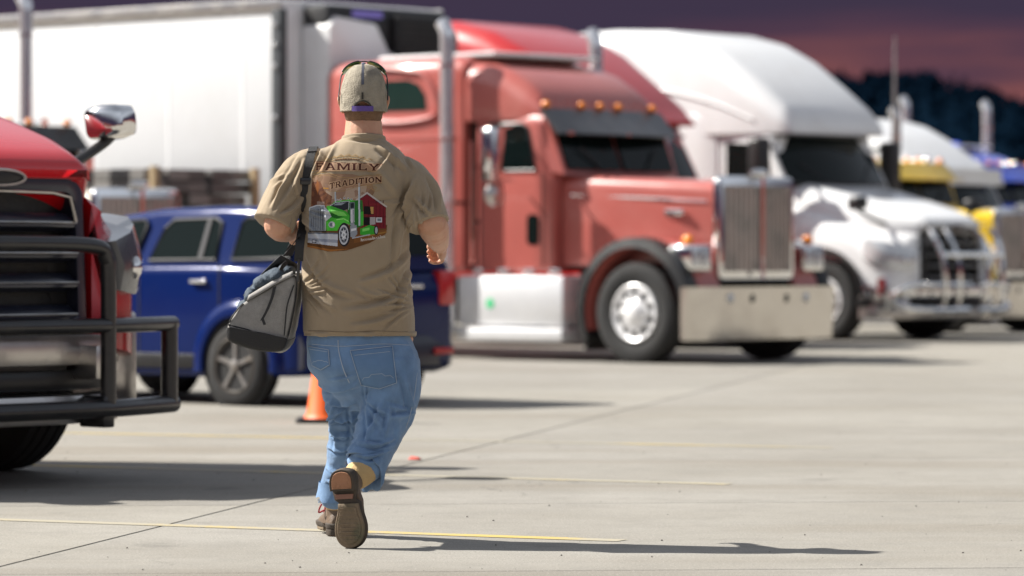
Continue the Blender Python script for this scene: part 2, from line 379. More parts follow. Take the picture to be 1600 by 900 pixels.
def bobtail_frame(root, x0, x1, rear_axles, frame_z=.85, ym=.43):
    for s in (-1, 1):
        MB().box((x0, s*ym-.05, frame_z-.2), (x1, s*ym+.05, frame_z)).build('frame_rail', blackp, root, bevel=.01)
    for a in rear_axles:
        MB().tube([(a, -.8, .51), (a, .8, .51)], .09).build('axle', blackp, root)
        for s in (-1, 1):
            truck_wheel(root, a, s*1.02, .51, .26, s, rimmat=alum)

def marker_lights(root, pts, m=amber, lab=None):
    for p in pts:
        b = MB(); b.ball(p, (.055, .05, .04), 10, 6); b.build('marker_light', m, root)

def mirror_pole(root, x, y, z0, z1):
    s = -1 if y < 0 else 1
    b = MB(); b.prism(rrect(y-.11, y+.11, z0, z1, .04), 'x', x-.07, x+.07); mh = b.build('side_mirror', chrome, root, bevel=.015)
    MB().prism(rrect(y-.085, y+.085, z0+.03, z1-.03, .03), 'x', x-.082, x-.072).build('mirror_glass', glass, mh)
    c = MB(); c.ball((x, y, z0-.14), (.07, .12, .12)); c.build('convex_mirror', dullchrome, mh)
    a = MB(); a.tube([(x, y, z1-.05), (x-.02, y-s*.3, z1+.02)], .015); a.tube([(x, y, z0+.05), (x+.02, y-s*.3, z0)], .015); a.build('mirror_arm', chrome, mh)

def classic_truck(loc, label, paint, spec):
    """long square-nosed tractor with sleeper, twin stacks, chrome bumper"""
    t = empty('semi_truck', loc, HEAD); tag(t, label, 'truck', 'trucks parked in the row')
    sl = spec.get('sleeper', True); top = spec.get('sleeper_top', 3.2)
    # hood
    h = MB(); secs = []
    for x, wd, zt, rt in ((-1.28, .80, 1.93, .12), (-.9, .79, 1.915, .12), (0, .70, 1.87, .12), (.5, .61, 1.835, .11), (.56, .595, 1.82, .10)):
        secs.append(sect(x, wd, .98, zt, rt, .03, 5))
    h.loft(secs); hood = h.build('hood', paint, t, sharp=40)
    for s in (-1, 1):
        MB().tube([(-1.2, s*.797, 1.72), (0, s*.705, 1.67), (.5, s*.612, 1.64)], .012, 6).build('hood_seam', chrome, hood)
        MB().box((.02, s*.69-.02, 1.50), (.26, s*.69+.02, 1.56)).build('emblem', chrome, hood, bevel=.008)
    MB().box((-.02, -.02, 1.875), (.52, .02, 1.895)).build('hood_strip', chrome, hood, bevel=.006)
    # grille: shell + bars, slightly veed
    g = MB(); g.prism(rrect(-.62, .62, .84, 1.90, .08), 'x', .575, .66); gr = g.build('grille_shell', chrome, t, bevel=.02)
    p = MB()
    for s in (-1, 1):
        a = [(.675, s*.54, .93), (.715, s*.02, .93), (.715, s*.02, 1.80), (.675, s*.54, 1.80)]
        p.loft([[(q[0]-.03, q[1], q[2]) for q in a], a])
    p.build('grille_screen', dullchrome, gr)
    for k in range(15):
        y = -.52+1.04*k/14
        x = .715-.04*abs(y)/.54
        MB().box((x, y-.006, .93), (x+.016, y+.006, 1.80)).build('grille_bar', dullchrome, gr)
    MB().tube([(.735, 0, .86), (.735, 0, 1.88)], .022, 8).build('grille_divider', chrome, gr)
    e = MB(); e.ball((.69, 0, 1.93), (.05, .14, .05)); e.build('emblem', chrome, gr)
    # bumper
    b = MB(); ring = []
    for k in range(17):
        y = -1.22+2.44*k/16; x = .80-.10*(abs(y)/1.22)**3
        ring.append([(x-.05, y, .25), (x-.01, y, .235), (x+.012, y, .5), (x+.035, y, .775), (x-.05, y, .765)])
    b.loft(ring); bu = b.build('bumper', bumperm, t, bevel=0)
    for s in (-1, 1):
        for q in (.28, .62):
            MB().lathe([(0, .05), (.03, .05), (.045, .03), (.05, .002)], (.79, s*q, .66), (1, 0, 0), 12).build('bumper_light' if q > .3 else 'tow_hole', clearlens if q > .3 else blackp, bu)
    # fenders, headlights, wheels
    for s in (-1, 1):
        f = MB(); rings = []
        pth = arc(0, .53, .66, 198, 18, 20)
        for i, (x, z) in enumerate(pth):
            yo = s*1.20; yi = s*.62; dx, dz = (x)/.66, (z-.53)/.66
            rings.append([(x, yo, z), (x+dx*.055, yo-s*.05, z+dz*.055), (x+dx*.075, (yo+yi)/2, z+dz*.075), (x+dx*.06, yi, z+dz*.06), (x-dx*.01, yi, z-dz*.01), (x-dx*.02, yo-s*.03, z-dz*.02)])
        f.loft(rings); fe = f.build('fender', paint, t, sharp=50)
        lip = MB(); rings = []
        for i, (x, z) in enumerate(arc(0, .53, .645, 205, 12, 20)):
            dx, dz = x/.645, (z-.53)/.645; rings.append([(x, s*1.215, z), (x+dx*.10, s*1.19, z+dz*.10), (x+dx*.11, s*1.02, z+dz*.11), (x, s*.9, z)])
        lip.loft(rings); lip.build('fender_flare', blackp, fe, sharp=50)
        MB().box((-.72, s*.75-.35, .12), (-.69, s*.75+.42, .75)).build('mud_flap', blackp, fe)
        hl = MB(); hl.prism(rrect(s*.93-.17, s*.93+.17, .93, 1.20, .04), 'x', .40, .68); ho = hl.build('headlight', chrome, t, bevel=.02)
        for q in (-.08, .08):
            MB().prism(rrect(s*.93+q-.068, s*.93+q+.068, .98, 1.15, .02), 'x', .68, .692).build('lens', clearlens, ho, bevel=.004)
        MB().ball((.55, s*.98, 1.25), (.07, .05, .05)).build('turn_signal', amber, ho)
        truck_wheel(t, 0, s*1.04, .51, .28, s)
    MB().tube([(0, -.9, .5), (0, .9, .5)], .07).build('axle', blackp, t)
    # cab
    c = MB(); c.loft([sect(-2.32, .98, .92, 2.62, .16, .04, 5), sect(-1.55, .98, .92, 2.62, .16, .04, 5), sect(-1.42, .97, .92, 2.60, .16, .04, 5, -.0), sect(-1.30, .93, .92, 1.98, .1, .04, 5)])
    cab = c.build('cab', paint, t, sharp=40)
    # sloped windshield frame and glass (two panes)
    fr = MB(); fr.loft([[(-1.30, y, 1.96) for y in (-.96, .96)]+[(-1.15, y, 1.93) for y in (.92, -.92)], [(-1.52, y, 2.52) for y in (-.96, .96)]+[(-1.38, y, 2.52) for y in (.94, -.94)]])
    fr.build('windshield_frame', paint, cab)
    for s in (-1, 1):
        a = [(-1.155, s*.86, 1.985), (-1.135, s*.03, 1.985), (-1.352, s*.03, 2.49), (-1.372, s*.87, 2.49)]
        pane = MB(); pane.loft([[(q[0]-.02, q[1], q[2]) for q in a], [(q[0]+.012, q[1], q[2]) for q in a]]); pane.build('windshield_pane', glass, cab)
        MB().tube([(-1.12, s*.35, 1.98), (-1.19, s*.62, 2.22)], .012, 6).build('wiper', blackp, cab)
        # door glass, seams, vent, handle
        wpts = [(-2.16, 1.98), (-1.50, 1.98), (-1.60, 2.42), (-1.68, 2.47), (-2.12, 2.47), (-2.16, 2.43)]
        MB().prism(wpts, 'y', s*.978-.006, s*.978+.008).build('door_window', glass, cab)
        MB().tube([(x, s*.985, z) for x, z in wpts], .014, 6, loop=True).build('window_trim', blackp, cab)
        for xx in (-2.27, -1.40):
            MB().box((xx-.008, s*.98-.004, .98), (xx+.008, s*.98+.004, 1.95)).build('door_seam', blackp, cab)
        MB().prism(rrect(-1.62, -1.46, 1.20, 1.52, .05), 'y', s*.98-.004, s*.98+.014).build('door_port', glass, cab)
        MB().box((-2.14, s*.98-.01, 1.62), (-1.98, s*.98+.03, 1.67)).build('door_handle', chrome, cab, bevel=.01)
        MB().tube([(-2.36, s*1.03, 1.0), (-2.36, s*1.03, 2.3)], .018, 8).build('grab_handle', chrome, cab)
        mirror_pole(t, -1.75, s*1.36, 1.86, 2.42)
        # tank / step box
        k = MB(); k.box((-2.5, s*.62, .36), (-1.02, s*1.10, .88)) if s < 0 else k.box((-2.5, .62, .36), (-1.02, 1.10, .88)); st = k.build('step_box', alum, t, bevel=.03)
        MB().box((-2.56, min(s*.60, s*1.16), .20), (-.98, max(s*.60, s*1.16), .335)).build('step', alum, st, bevel=.02)
        if s < 0: MB().prism(rrect(-2.08, -1.98, .54, .64, .03), 'y', -1.106, -1.098).build('sticker', mat('green_sticker', (.08, .55, .25), .6), st)
        for q in range(4):
            MB().box((-2.35+q*.36, s*1.02-.02, .90), (-2.2+q*.36, s*1.02+.02, .955)).build('step_light', chrome, st, bevel=.015)
        # stack
        sx, sy, zt = -2.55, s*1.20, spec.get('stack', 3.38)
        pth = [(sx, sy, .34), (sx, sy, zt)]+[(sx-.16+.16*math.cos(R_(a)), sy, zt+.20*math.sin(R_(a))) for a in (15, 30, 45, 60)]
        stk = MB(); stk.tube(pth, .078, 16); so = stk.build('exhaust_stack', stackm, t)
        for z in (.6, 1.6, 2.3, zt-.3):
            MB().lathe([(0, .08), (.004, .088), (.036, .088), (.04, .08)], (sx, sy, z), (0, 0, 1), 16).build('clamp', chrome, so)
        MB().tube([(sx, sy, 1.65), (sx+.08, s*.98, 1.65)], .02, 6).build('stack_bracket', blackp, so)
        MB().tube([(sx, sy, .36), (sx+.05, sy, .28), (sx+.1, s*.7, .26)], .075, 12).build('elbow_pipe', dullchrome, so)
        # air horn + hood mirror/cleaner
        MB().lathe([(0, .02), (.35, .025), (.5, .05), (.52, .05), (.52, .002)], (-2.0, s*.55, 2.67), (1, 0, 0), 12).build('air_horn', chrome, cab)
        ac = MB(); ac.lathe([(0, .12), (.03, .16), (.55, .16), (.6, .12), (.61, .002)], (-1.0, s*1.0, 1.25), (0, 0, 1), 18)
        if spec.get('air_cleaner'): ac.build('air_cleaner', chrome, t)
    # visor
    v = MB(); v.loft([[(-1.44, y, 2.63), (-1.08-.1*(abs(y)/.95)**2, y, 2.36), (-1.10-.1*(abs(y)/.95)**2, y, 2.345), (-1.46, y, 2.60)] for y in [-.97+1.94*k/10 for k in range(11)]])
    vi = v.build('sun_visor', spec.get('visor', mat('dark_steel_visor', (.16, .16, .165), .3, .8, .1)), t, sharp=50)
    for y in (-.9, 0, .9): MB().box((-1.1, y-.02, 2.345), (-1.05, y+.02, 2.375)).build('visor_bracket', chrome, vi)
    marker_lights(t, [(-1.46, y, 2.67) for y in (-.86, -.3, 0, .3, .86)])
    if sl:
        s_ = MB(); s_.loft([sect(-4.48, 1.04, .95, top-.06, .14, .05, 6), sect(-4.40, 1.06, .92, top, .17, .05, 6), sect(-2.55, 1.06, .92, top, .17, .05, 6), sect(-2.47, 1.04, .95, top-.05, .14, .05, 6)])
        so = s_.build('sleeper', paint, t, sharp=40)
        # raised roof cap running down over the cab
        cp = MB(); rings = []
        for x, z, wd in ((-2.46, top-.06, 1.03), (-2.2, top-.08, 1.02), (-1.95, top-.16, 1.0), (-1.7, top-.30, .97), (-1.55, top-.42, .95), (-1.46, 2.66, .93)):
            rings.append(sect(x, wd, 2.50, z, min(.22, (z-2.5)*.6), .02, 6))
        cp.loft(rings); cp.build('roof_cap', paint, so, sharp=50)
        MB().box((-2.475, -.93, 1.0), (-2.31, .93, 2.6)).build('cab_boot', mat('gap_shade_boot', (.03, .012, .01), .8), so)  # boot between cab and sleeper; its dark maroon paints in the gap's shadow
        for s in (-1, 1):
            wp = [(-3.70, 2.64), (-2.98, 2.64), (-3.0, 2.80), (-3.10, 2.92), (-3.25, 2.97), (-3.70, 2.97)]
            MB().prism(wp, 'y', s*1.06-.006, s*1.06+.01).build('sleeper_window', glassg, so)
            MB().tube(smooth_path([(x, s*1.065, z) for x, z in [(-3.82, 2.56), (-2.9, 2.56), (-2.86, 2.80), (-3.0, 3.0), (-3.2, 3.06), (-3.82, 3.06)]], 4, True), .035, 8, loop=True).build('window_surround', paint, so)
            MB().box((-4.4, s*1.06-.006, 2.32), (-2.55, s*1.06+.012, 2.36)).build('body_seam', paint, so, bevel=.005)
            MB().box((-4.35, s*1.06-.006, 1.0), (-3.5, s*1.06+.008, 1.5)).build('locker_door', paint, so, bevel=.005)
        MB().box((-3.9, -.85, top+.001), (-2.2, .85, top+.05)).build('roof_deflector', white, so, bevel=.02)
    bobtail_frame(t, -7.6 if sl else -6, .5, (-5.7, -7.0) if sl else (-4.2, -5.5))
    return t

def aero_truck(loc, label, paint, spec):
    """sloped-nose tractor with a tall faired sleeper"""
    t = empty('semi_truck', loc, HEAD); t.scale = (spec.get('fscale', 1),)*3; tag(t, label, 'truck', 'trucks parked in the row')
    d = spec.get('detail', 1)
    # hood: narrow crown between two rising fenders
    h = MB(); rings = []
    for x, wd, zt, rt, zb in ((-1.0, 1.06, 2.05, .30, .80), (-.6, 1.03, 1.97, .36, .95), (-.1, .97, 1.85, .36, 1.0), (.30, .87, 1.75, .30, 1.05), (.60, .76, 1.665, .22, 1.15), (.77, .68, 1.60, .16, 1.32), (.88, .62, 1.545, .10, 1.45), (.905, .58, 1.51, .05, 1.455)):
        rings.append(sect(x, wd, zb, zt, rt, .04, 7))
    h.loft(rings); hood = h.build('hood', paint, t, sharp=50)
    # fenders
    for s in (-1, 1):
        f = MB(); rings = []
        for x, yo, zt, zb in ((-1.0, 1.20, 1.80, .60), (-.98, 1.21, 1.79, .66), (-.90, 1.21, 1.76, .93), (-.68, 1.22, 1.69, 1.13), (-.35, 1.22, 1.60, 1.20), (0, 1.20, 1.49, 1.12), (.22, 1.18, 1.41, .92), (.34, 1.165, 1.37, .68), (.58, 1.12, 1.29, .60), (.72, 1.04, 1.25, .60), (.80, .95, 1.22, .62), (.85, .82, 1.18, .64)):
            yi = s*(.52 if x < .5 else .66)
            sec = [(x, yi, zb), (x, s*yo, zb), (x, s*(yo+.0), zb+(zt-zb)*.45), (x, s*(yo-.06), zb+(zt-zb)*.8), (x, s*(yo-.18), zt), (x, s*max(.72, abs(yi)+.02), zt+.12), (x, yi, zt+.15)]
            rings.append(sec)
        f.loft(rings); fe = f.build('fender', paint, t, sharp=60)
        ar = MB(); rr = []
        for x, z in arc(-.31, .52, .63, 188, 5, 18):
            dx, dz = (x+.31)/.63, (z-.52)/.63; rr.append([(x, s*1.235, z), (x+dx*.05, s*1.23, z+dz*.05), (x+dx*.05, s*.75, z+dz*.05), (x, s*.75, z)])
        ar.loft(rr); ar.build('wheel_arch', blackp, fe, sharp=50)
        # headlight wraps round the corner
        hl = MB(); hl.loft([[(x, s*yo, z0), (x+.02, s*(yo+.012), (z0+z1)/2), (x, s*(yo-.03), z1), (x-.1, s*(yo-.12), z1-.02), (x-.1, s*(yo-.12), z0+.02)] for x, yo, z0, z1 in ((.36, 1.215, 1.05, 1.30), (.58, 1.17, .98, 1.28), (.72, 1.08, .92, 1.24), (.84, .95, .90, 1.20), (.90, .80, .92, 1.16))])
        ho = hl.build('headlight', spec.get('lamp', clearlens), t, sharp=60)
        MB().ball((.82, s*.93, 1.03), (.07, .06, .07)).build('lamp', chrome, ho)
        truck_wheel(t, -.31, s*1.03, .51, .30, s, rimmat=rimm)
        # hood mirror
        mr = spec.get('mirror', True)
        if mr:
            b0 = Vector((.42, s*.80, 1.49)); b1 = Vector((.32, s*1.24, 1.665))
            c_ = Vector((.31, s*1.26, 1.755))
            mm = MB(); mrings = []
            Rm = Matrix.Rotation(s*R_(12), 3, 'Z') @ Matrix.Rotation(R_(-8), 3, 'Y')
            for q, sc in ((-.12, .55), (-.09, .88), (-.02, 1.0), (.06, .96), (.075, .9)):
                mrings.append([c_+Rm @ Vector((-q, y*sc, z*sc)) for y, z in rrect(-.112, .112, -.085, .085, .045, .045, 5)])
            mm.loft(mrings); mo = mm.build('hood_mirror', spec.get('mirror_mat', chrome), t, sharp=60)
            am = MB(); am.tube(smooth_path([b0, b0.lerp(b1, .5)+Vector((0, 0, -.01)), b1, c_+Vector((0, s*.02, -.05))], 5), .026, 10, rr=None); am.build('mirror_arm', blackp, mo)
    # grille
    gw = .60; z0, z1 = .74, 1.52
    def gx(y, z): return .945-.10*(abs(y)/.6)**2.2-.08*max(0, z-1.05)
    bz = MB(); rings = []
    loop_o = rrect(-gw-.02, gw+.02, z0-.02, z1, .16, .05, 6); loop_i = rrect(-gw+.055, gw-.055, z0+.05, z1-.13, .08, .04, 6)
    bz.loft([[(gx(y, z)-.12, y, z) for y, z in loop_o], [(gx(y, z)+.02, y, z) for y, z in loop_o], [(gx(y, z)+.035, y*1, z) for y, z in [((a[0]*.6+b[0]*.4), (a[1]*.6+b[1]*.4)) for a, b in zip(loop_o, loop_i)]], [(gx(y, z)+.02, y, z) for y, z in loop_i], [(gx(y, z)-.10, y, z) for y, z in loop_i]], cap=False)
    gro = bz.build('grille_surround', spec.get('bezel', navy), t, sharp=45)
    bk = MB(); bk.loft([[(gx(y, z)-.085, y, z) for z in (z0, z1-.1)] for y in [-gw+2*gw*k/12 for k in range(13)]], cap=False, closed=False); bk.build('radiator_screen', mat('radiator_black', (.012, .012, .013), .6, bump=.6, bscale=40, dirt=(.09, .08, .07), dscale=3, damt=.5), gro)
    for k, z in enumerate((.80, .95, 1.09, 1.235)):
        sl = MB(); rr = []
        for q in range(13):
            y = -(gw-.05)+2*(gw-.05)*q/12; x = gx(y, z)
            rr.append([(x-.05, y, z-.035), (x+.012, y, z-.012), (x+.016, y, z), (x+.012, y, z+.012), (x-.05, y, z+.055)])
        sl.loft(rr); so = sl.build('grille_slat', spec.get('bezel', navy), gro, sharp=50)
        tr = MB(); tr.tube([(gx(y, z)+.016, y, z+.010) for y in [-(gw-.05)+2*(gw-.05)*q/12 for q in range(13)]], .006, 6); tr.build('slat_trim', dullchrome, so)
    tt = MB(); tt.tube([(gx(y, z)+.024, y, z) for y, z in [(-.54, 1.25), (-.50, 1.365), (-.36, 1.385), (0, 1.39), (.36, 1.385), (.50, 1.365), (.54, 1.25)]], .008, 6); tt.build('grille_trim', dullchrome, gro)
    em = MB(); ov = [(.15*math.cos(2*math.pi*k/28), 1.452+.034*math.sin(2*math.pi*k/28)) for k in range(28)]
    em.prism(ov, 'x', .90, .952); eo = em.build('emblem', blackp, gro, bevel=.006)
    MB().tube([(.955, y*1.02, 1.452+(z-1.452)*1.05) for y, z in ov], .008, 6, loop=True).build('emblem_ring', dullchrome, eo)
    # bumper
    bm_ = spec.get('bumper', dullchrome)
    def bsec(z0_, z1_, off=0):
        rr = []
        for k in range(25):
            y = -1.20+2.40*k/24; x = .94-.50*(abs(y)/1.2)**4-.04*(abs(y)/1.2)+off
            rr.append([(x-.10, y, z0_), (x, y, z0_+.01), (x+.02, y, (z0_+z1_)/2), (x, y, z1_-.01), (x-.10, y, z1_)])
        return rr
    bb = MB(); bb.loft(bsec(.56, .72)); bo = bb.build('bumper', bm_, t, sharp=50)
    b2 = MB(); b2.loft(bsec(.44, .55, -.05)); b2.build('bumper_insert', blackp, bo, sharp=50)
    b3 = MB(); b3.loft(bsec(.28, .43, -.01)); b3.build('bumper_skirt', spec.get('skirt', dullchrome), bo, sharp=50)
    for s in (-1, 1):
        if not spec.get('daycab'): MB().lathe([(0, .07), (.03, .07), (.04, .05), (.045, .002)], (.80, s*.92, .5), (1, 0, 0), 14).build('fog_lamp', clearlens, bo)
        MB().box((.34, s*1.05-.08, .36), (.25+.42, s*1.05+.08, .82)).build('bumper_end', spec.get('bumper', dullchrome), bo, bevel=.03)
    MB().box((-.8, -.5, .45), (.85, .5, .78)).build('engine_bay', blackp, t)
    MB().box((-.75, -.8, .7), (.80, .8, 1.15)).build('inner_shroud', blackp, t)
    # bull bar
    if spec.get('guard'):
        gm_ = spec['guard']; xg = 1.16; gd = MB()
        rad = .036
        if spec.get('guard_style') == 'loops':
            for s in (-1, 1):
                for y in (.30, .62):
                    pth = smooth_path([(1.08, s*y, .34), (1.2, s*y, .50), (1.22, s*(y+.02), .95), (1.12, s*(y+.06), 1.28), (1.0, s*(y+.02), 1.42)], 5)
                    MB().tube(pth, .034, 10).build('guard_post', gm_, t)
                pth = smooth_path([(1.20, s*.10, .40), (1.18, s*.7, .40), (1.0, s*1.08, .42), (.82, s*1.2, .55), (1.0, s*1.08, .70), (1.18, s*.7, .72), (1.22, s*.1, .72)], 5)
                MB().tube(pth, .042, 10).build('guard_loop', gm_, t)
            MB().tube([(1.2, -.64, 1.1), (1.22, 0, 1.1), (1.2, .64, 1.1)], .04, 10).build('guard_bar', gm_, t)
        else:
            def ux(y): return 1.05-.06*(y/.8)**2-.08*max(0, abs(y)-.7)/.4
            top = smooth_path([(ux(-.62), -.62, .34), (ux(-.62), -.62, .95), (ux(-.60), -.60, 1.08), (ux(-.5), -.5, 1.135), (1.05, 0, 1.145), (ux(.5), .5, 1.135), (ux(.60), .60, 1.08), (ux(.62), .62, .95), (ux(.62), .62, .34)], 6)
            MB().tube(top, .038, 14).build('guard_frame', gm_, t)
            for z in (.755, .36):
                MB().tube(smooth_path([(ux(y), y, z) for y in (-1.24, -1.0, -.64, -.3, 0, .3, .64, 1.0, 1.24)], 4), .037 if z > .5 else .043, 14).build('guard_bar', gm_, t)
            for s in (-1, 1):
                MB().tube([(ux(1.20), s*1.20, .35), (ux(1.20), s*1.20, .76)], .042, 14).build('guard_end', gm_, t)
                MB().box((.86, s*.62-.05, .27), (1.04, s*.62+.02, .42)).build('guard_foot', gm_, t, bevel=.01)
                MB().box((.8, s*.58-.05, .5), (1.03, s*.58-.02, .66)).build('guard_bracket', dullchrome, t, bevel=.006)
    # cab, windshield
    c = MB(); rings = []
    for x, wd, zt, lean in ((-2.15, 1.10, 2.80, 0), (-1.6, 1.10, 2.80, 0), (-1.25, 1.08, 2.78, 0), (-1.02, 1.06, 2.03, 0)):
        rings.append(sect(x, wd, .55, zt, .2, .05, 6))
    c.loft(rings); cab = c.build('cab', paint, t, sharp=50)
    wsr = []
    for k in range(13):
        y = -1.05+2.1*k/12; cv = .13*(abs(y))**2
        wsr.append([(-.80-cv, y*1.0, 2.02), (-1.0-cv, y*.995, 2.38), (-1.17-cv, y*.98, 2.72)])
    ws = MB(); ws.loft(wsr, cap=False, closed=False); ws.loft([[(p[0]-.05, p[1], p[2]) for p in r] for r in wsr], cap=False, closed=False)
    ws.build('windshield', glass, cab)
    for s in (-1, 1):
        pl = MB(); pl.tube([(-.98, s*1.07, 2.0), (-1.19, s*1.06, 2.38), (-1.38, s*1.03, 2.74)], .045, 8); pl.build('windshield_pillar', paint, cab)
        wp = [(-1.95, 1.98), (-1.22, 1.90), (-1.36, 2.35), (-1.5, 2.55), (-1.95, 2.58)]
        MB().prism(wp, 'y', s*1.10-.01, s*1.10+.006).build('door_window', glass, cab)
        MB().box((-2.02, s*1.10-.004, .95), (-2.005, s*1.10+.004, 2.6)).build('door_seam', blackp, cab)
        MB().box((-1.95, s*1.10-.01, 1.72), (-1.78, s*1.10+.03, 1.77)).build('door_handle', blackp, cab, bevel=.01)
        if not spec.get('mirror', True): continue
        mm = MB(); mm.prism(rrect(s*1.42-.13, s*1.42+.13, 1.82, 2.62, .06), 'x', -1.25, -1.05); mo = mm.build('side_mirror', spec.get('side_mirror', blackp), t, bevel=.04)
        MB().tube([(-1.15, s*1.36, 2.55), (-1.2, s*1.05, 2.5)], .022, 8).build('mirror_arm', blackp, mo)
        MB().tube([(-1.15, s*1.36, 1.9), (-1.2, s*1.05, 1.95)], .022, 8).build('mirror_arm', blackp, mo)
        MB().box((-4.2, min(s*.7, s*1.19), .28), (-.95, max(s*.7, s*1.19), .95)).build('side_skirt', paint, t, bevel=.05)
        MB().tube([(-.82, s*.35, 2.03), (-1.0, s*.75, 2.28)], .014, 6).build('wiper', blackp, cab)
    MB().loft([[(-1.1, y, 2.0), (-.76-.16*y*y, y, 1.985), (-.76-.16*y*y, y, 2.04), (-1.1, y, 2.06)] for y in [-1+2*k/10 for k in range(11)]]).build('cowl', blackp, cab)
    vs_ = MB(); vs_.loft([[(-1.24-.17*y*y, y, 2.74), (-1.05-.15*y*y, y, 2.66), (-1.06-.15*y*y, y, 2.64), (-1.24-.17*y*y, y, 2.68)] for y in [-.98+1.96*k/10 for k in range(11)]]); vs_.build('sun_visor', spec.get('visor', blackp), cab)
    if spec.get('daycab'):
        bobtail_frame(t, -5.2, .6, (-3.6, -4.9)); return t
    # sleeper and roof fairing
    tp = spec.get('top', 4.1)
    s_ = MB(); s_.loft([sect(-4.75, 1.20, .6, 3.0, .1, .05, 5), sect(-2.4, 1.20, .6, 3.0, .1, .05, 5), sect(-2.1, 1.12, .6, 2.85, .1, .05, 5)]); so = s_.build('sleeper', paint, t, sharp=40)
    rf = MB(); rings = []
    for x, z, wd in ((-4.85, tp, 1.20), (-4.0, tp+.02, 1.20), (-3.1, tp-.02, 1.19), (-2.55, tp-.16, 1.18), (-2.05, tp-.40, 1.16), (-1.55, tp-.74, 1.12), (-1.15, tp-1.05, 1.06), (-.98, tp-1.24, 1.01), (-.94, 2.74, .98)):
        rings.append(sect(x, wd, 2.68, z, min(.32, (z-2.68)*.55+.02), .01, 7))
    rf.loft(rings); ro = rf.build('roof_fairing', paint, so, sharp=50)
    for s in (-1, 1):
        MB().tube(smooth_path([(-4.6, s*1.212, 3.35), (-3.2, s*1.205, 3.32), (-2.2, s*1.175, 3.12), (-1.5, s*1.115, 2.86)], 5), .02, 6).build('fairing_crease', paint, ro)
        MB().prism([(-3.3, 2.1), (-2.6, 2.1), (-2.6, 2.5), (-3.3, 2.5)], 'y', s*1.2-.01, s*1.2+.005).build('sleeper_window', glass, so)
        MB().prism([(-5.5, .7), (-4.76, .7), (-4.76, tp-.25), (-5.2, tp-.35)], 'y', s*1.19-.02, s*1.19+.02).build('side_extender', paint, so)
    bobtail_frame(t, -8.0, .6, (-6.0, -7.3))
    return t

# the coral truck and its refrigerated trailer
classic = classic_truck(PB, 'faded coral red square-nosed semi truck with chrome stacks behind the walking man', coral, {})
def reefer_trailer(root_loc, label):
    t = empty('semi_trailer', root_loc, HEAD); tag(t, label, 'trailer')
    xf, xr, zb, zt, hw = -4.95, -19.5, 1.18, 3.90, 1.3
    b = MB(); b.box((xr, -hw, zb), (xf, hw, zt)); body = b.build('body', trailerw, t, bevel=.03)
    for s in (-1, 1):
        MB().box((xr, s*hw-.02, zt-.14), (xf, s*hw+.015, zt+.012)).build('top_rail', dullchrome, body, bevel=.01)
        MB().box((xr, s*hw-.02, zb-.06), (xf, s*hw+.015, zb+.14)).build('bottom_rail', dullchrome, body, bevel=.01)
        for k in range(12):
            x = xf-.6-1.2*k
            MB().box((x-.02, s*hw-.003, zb+.145), (x+.02, s*hw+.004, zt-.145)).build('panel_seam', trailerw, body)
        p = MB(); p.box((xf-.12, s*(hw-.02)-.05, zb), (xf+.02, s*(hw-.02)+.06, zt-.1)); co = p.build('corner_post', mat('dark_post', (.05, .055, .06), .4), body, bevel=.01)
        for z in (3.62, 3.40, 3.16, 2.6):
            MB().ball((xf-.05, s*(hw+.045), z), (.03, .02, .03)).build('marker_lamp', chrome, co)
    # cooling unit: white housing with a black upper grille
    u = MB(); u.prism([(-1.0, 1.7), (1.0, 1.7), (1.0, 3.1), (.75, 3.3), (-.05, 3.35), (-.25, 3.66), (-.9, 3.72), (-1.0, 3.6)], 'x', xf+.02, xf+.46); un = u.build('cooling_unit', white, t, bevel=.04)
    MB().prism([(-.98, 3.0), (1.08, 3.0), (1.08, 3.62), (.9, 3.84), (-.98, 3.84)], 'x', xf+.018, xf+.40).build('unit_hood', blackp, un, bevel=.03)
    g = MB(); g.prism([(.02, 3.08), (1.03, 3.08), (1.03, 3.58), (.86, 3.77), (.02, 3.77)], 'x', xf+.40, xf+.50); go = g.build('unit_grille', mat('black_mesh', (.01, .01, .011), .7), un, bevel=.03)
    for k in range(7):
        MB().box((xf+.505, .08, 3.14+.085*k), (xf+.52, .98 if k < 6 else .85, 3.165+.085*k)).build('slat', blackp, go)
    MB().box((xf+.401, -.6, 3.72), (xf+.41, -.12, 3.80)).build('unit_badge', mat('violet_badge', (.2, .17, .55), .5), un)
    MB().box((xr, -1.0, zb-.25), (xf-1, 1.0, zb-.061)).build('underframe', blackp, t)
    for s in (-1, 1): MB().box((-7.9, s*.85-.06, .25), (-7.78, s*.85+.06, 1.0)).build('landing_leg', blackp, t)
    for a in (-16.5, -17.8):
        for s in (-1, 1): truck_wheel(t, a, s*1.02, .51, .26, s, rimmat=alum)
    return t
reefer_trailer(PB, 'long white refrigerated trailer with black cooling unit behind the coral truck')
aero_truck(slot(4.8, -3.95), 'bright red tall-roofed semi truck mostly hidden behind the coral truck', redp2, dict(mirror=False, top=4.0, bezel=blackp))
aero_truck(Vector((5.0, 49.92, 0)), 'white sloped-nose semi truck with chrome guard and tall roof fairing', white, dict(guard=chrome, guard_style='loops', bumper=chrome, bezel=blackp, mirror=True, mirror_mat=blackp, top=4.12))
yt = classic_truck(slot(14.4, -6.6), 'yellow square-nosed truck with chrome stacks at the right edge', yellowp, dict(sleeper=False, visor=yellowp, stack=3.35)); yt.scale = (.93,)*3
aero_truck(slot(19.2, -9.4), 'far white truck whose curved roof shows above the yellow truck', white, dict(top=3.7, mirror=False, fscale=.9))
classic_truck(slot(23.5, -11.2), 'royal blue truck with tall stacks farthest right in the row', blue2, dict(sleeper_top=2.95, visor=blue2, stack=3.6))
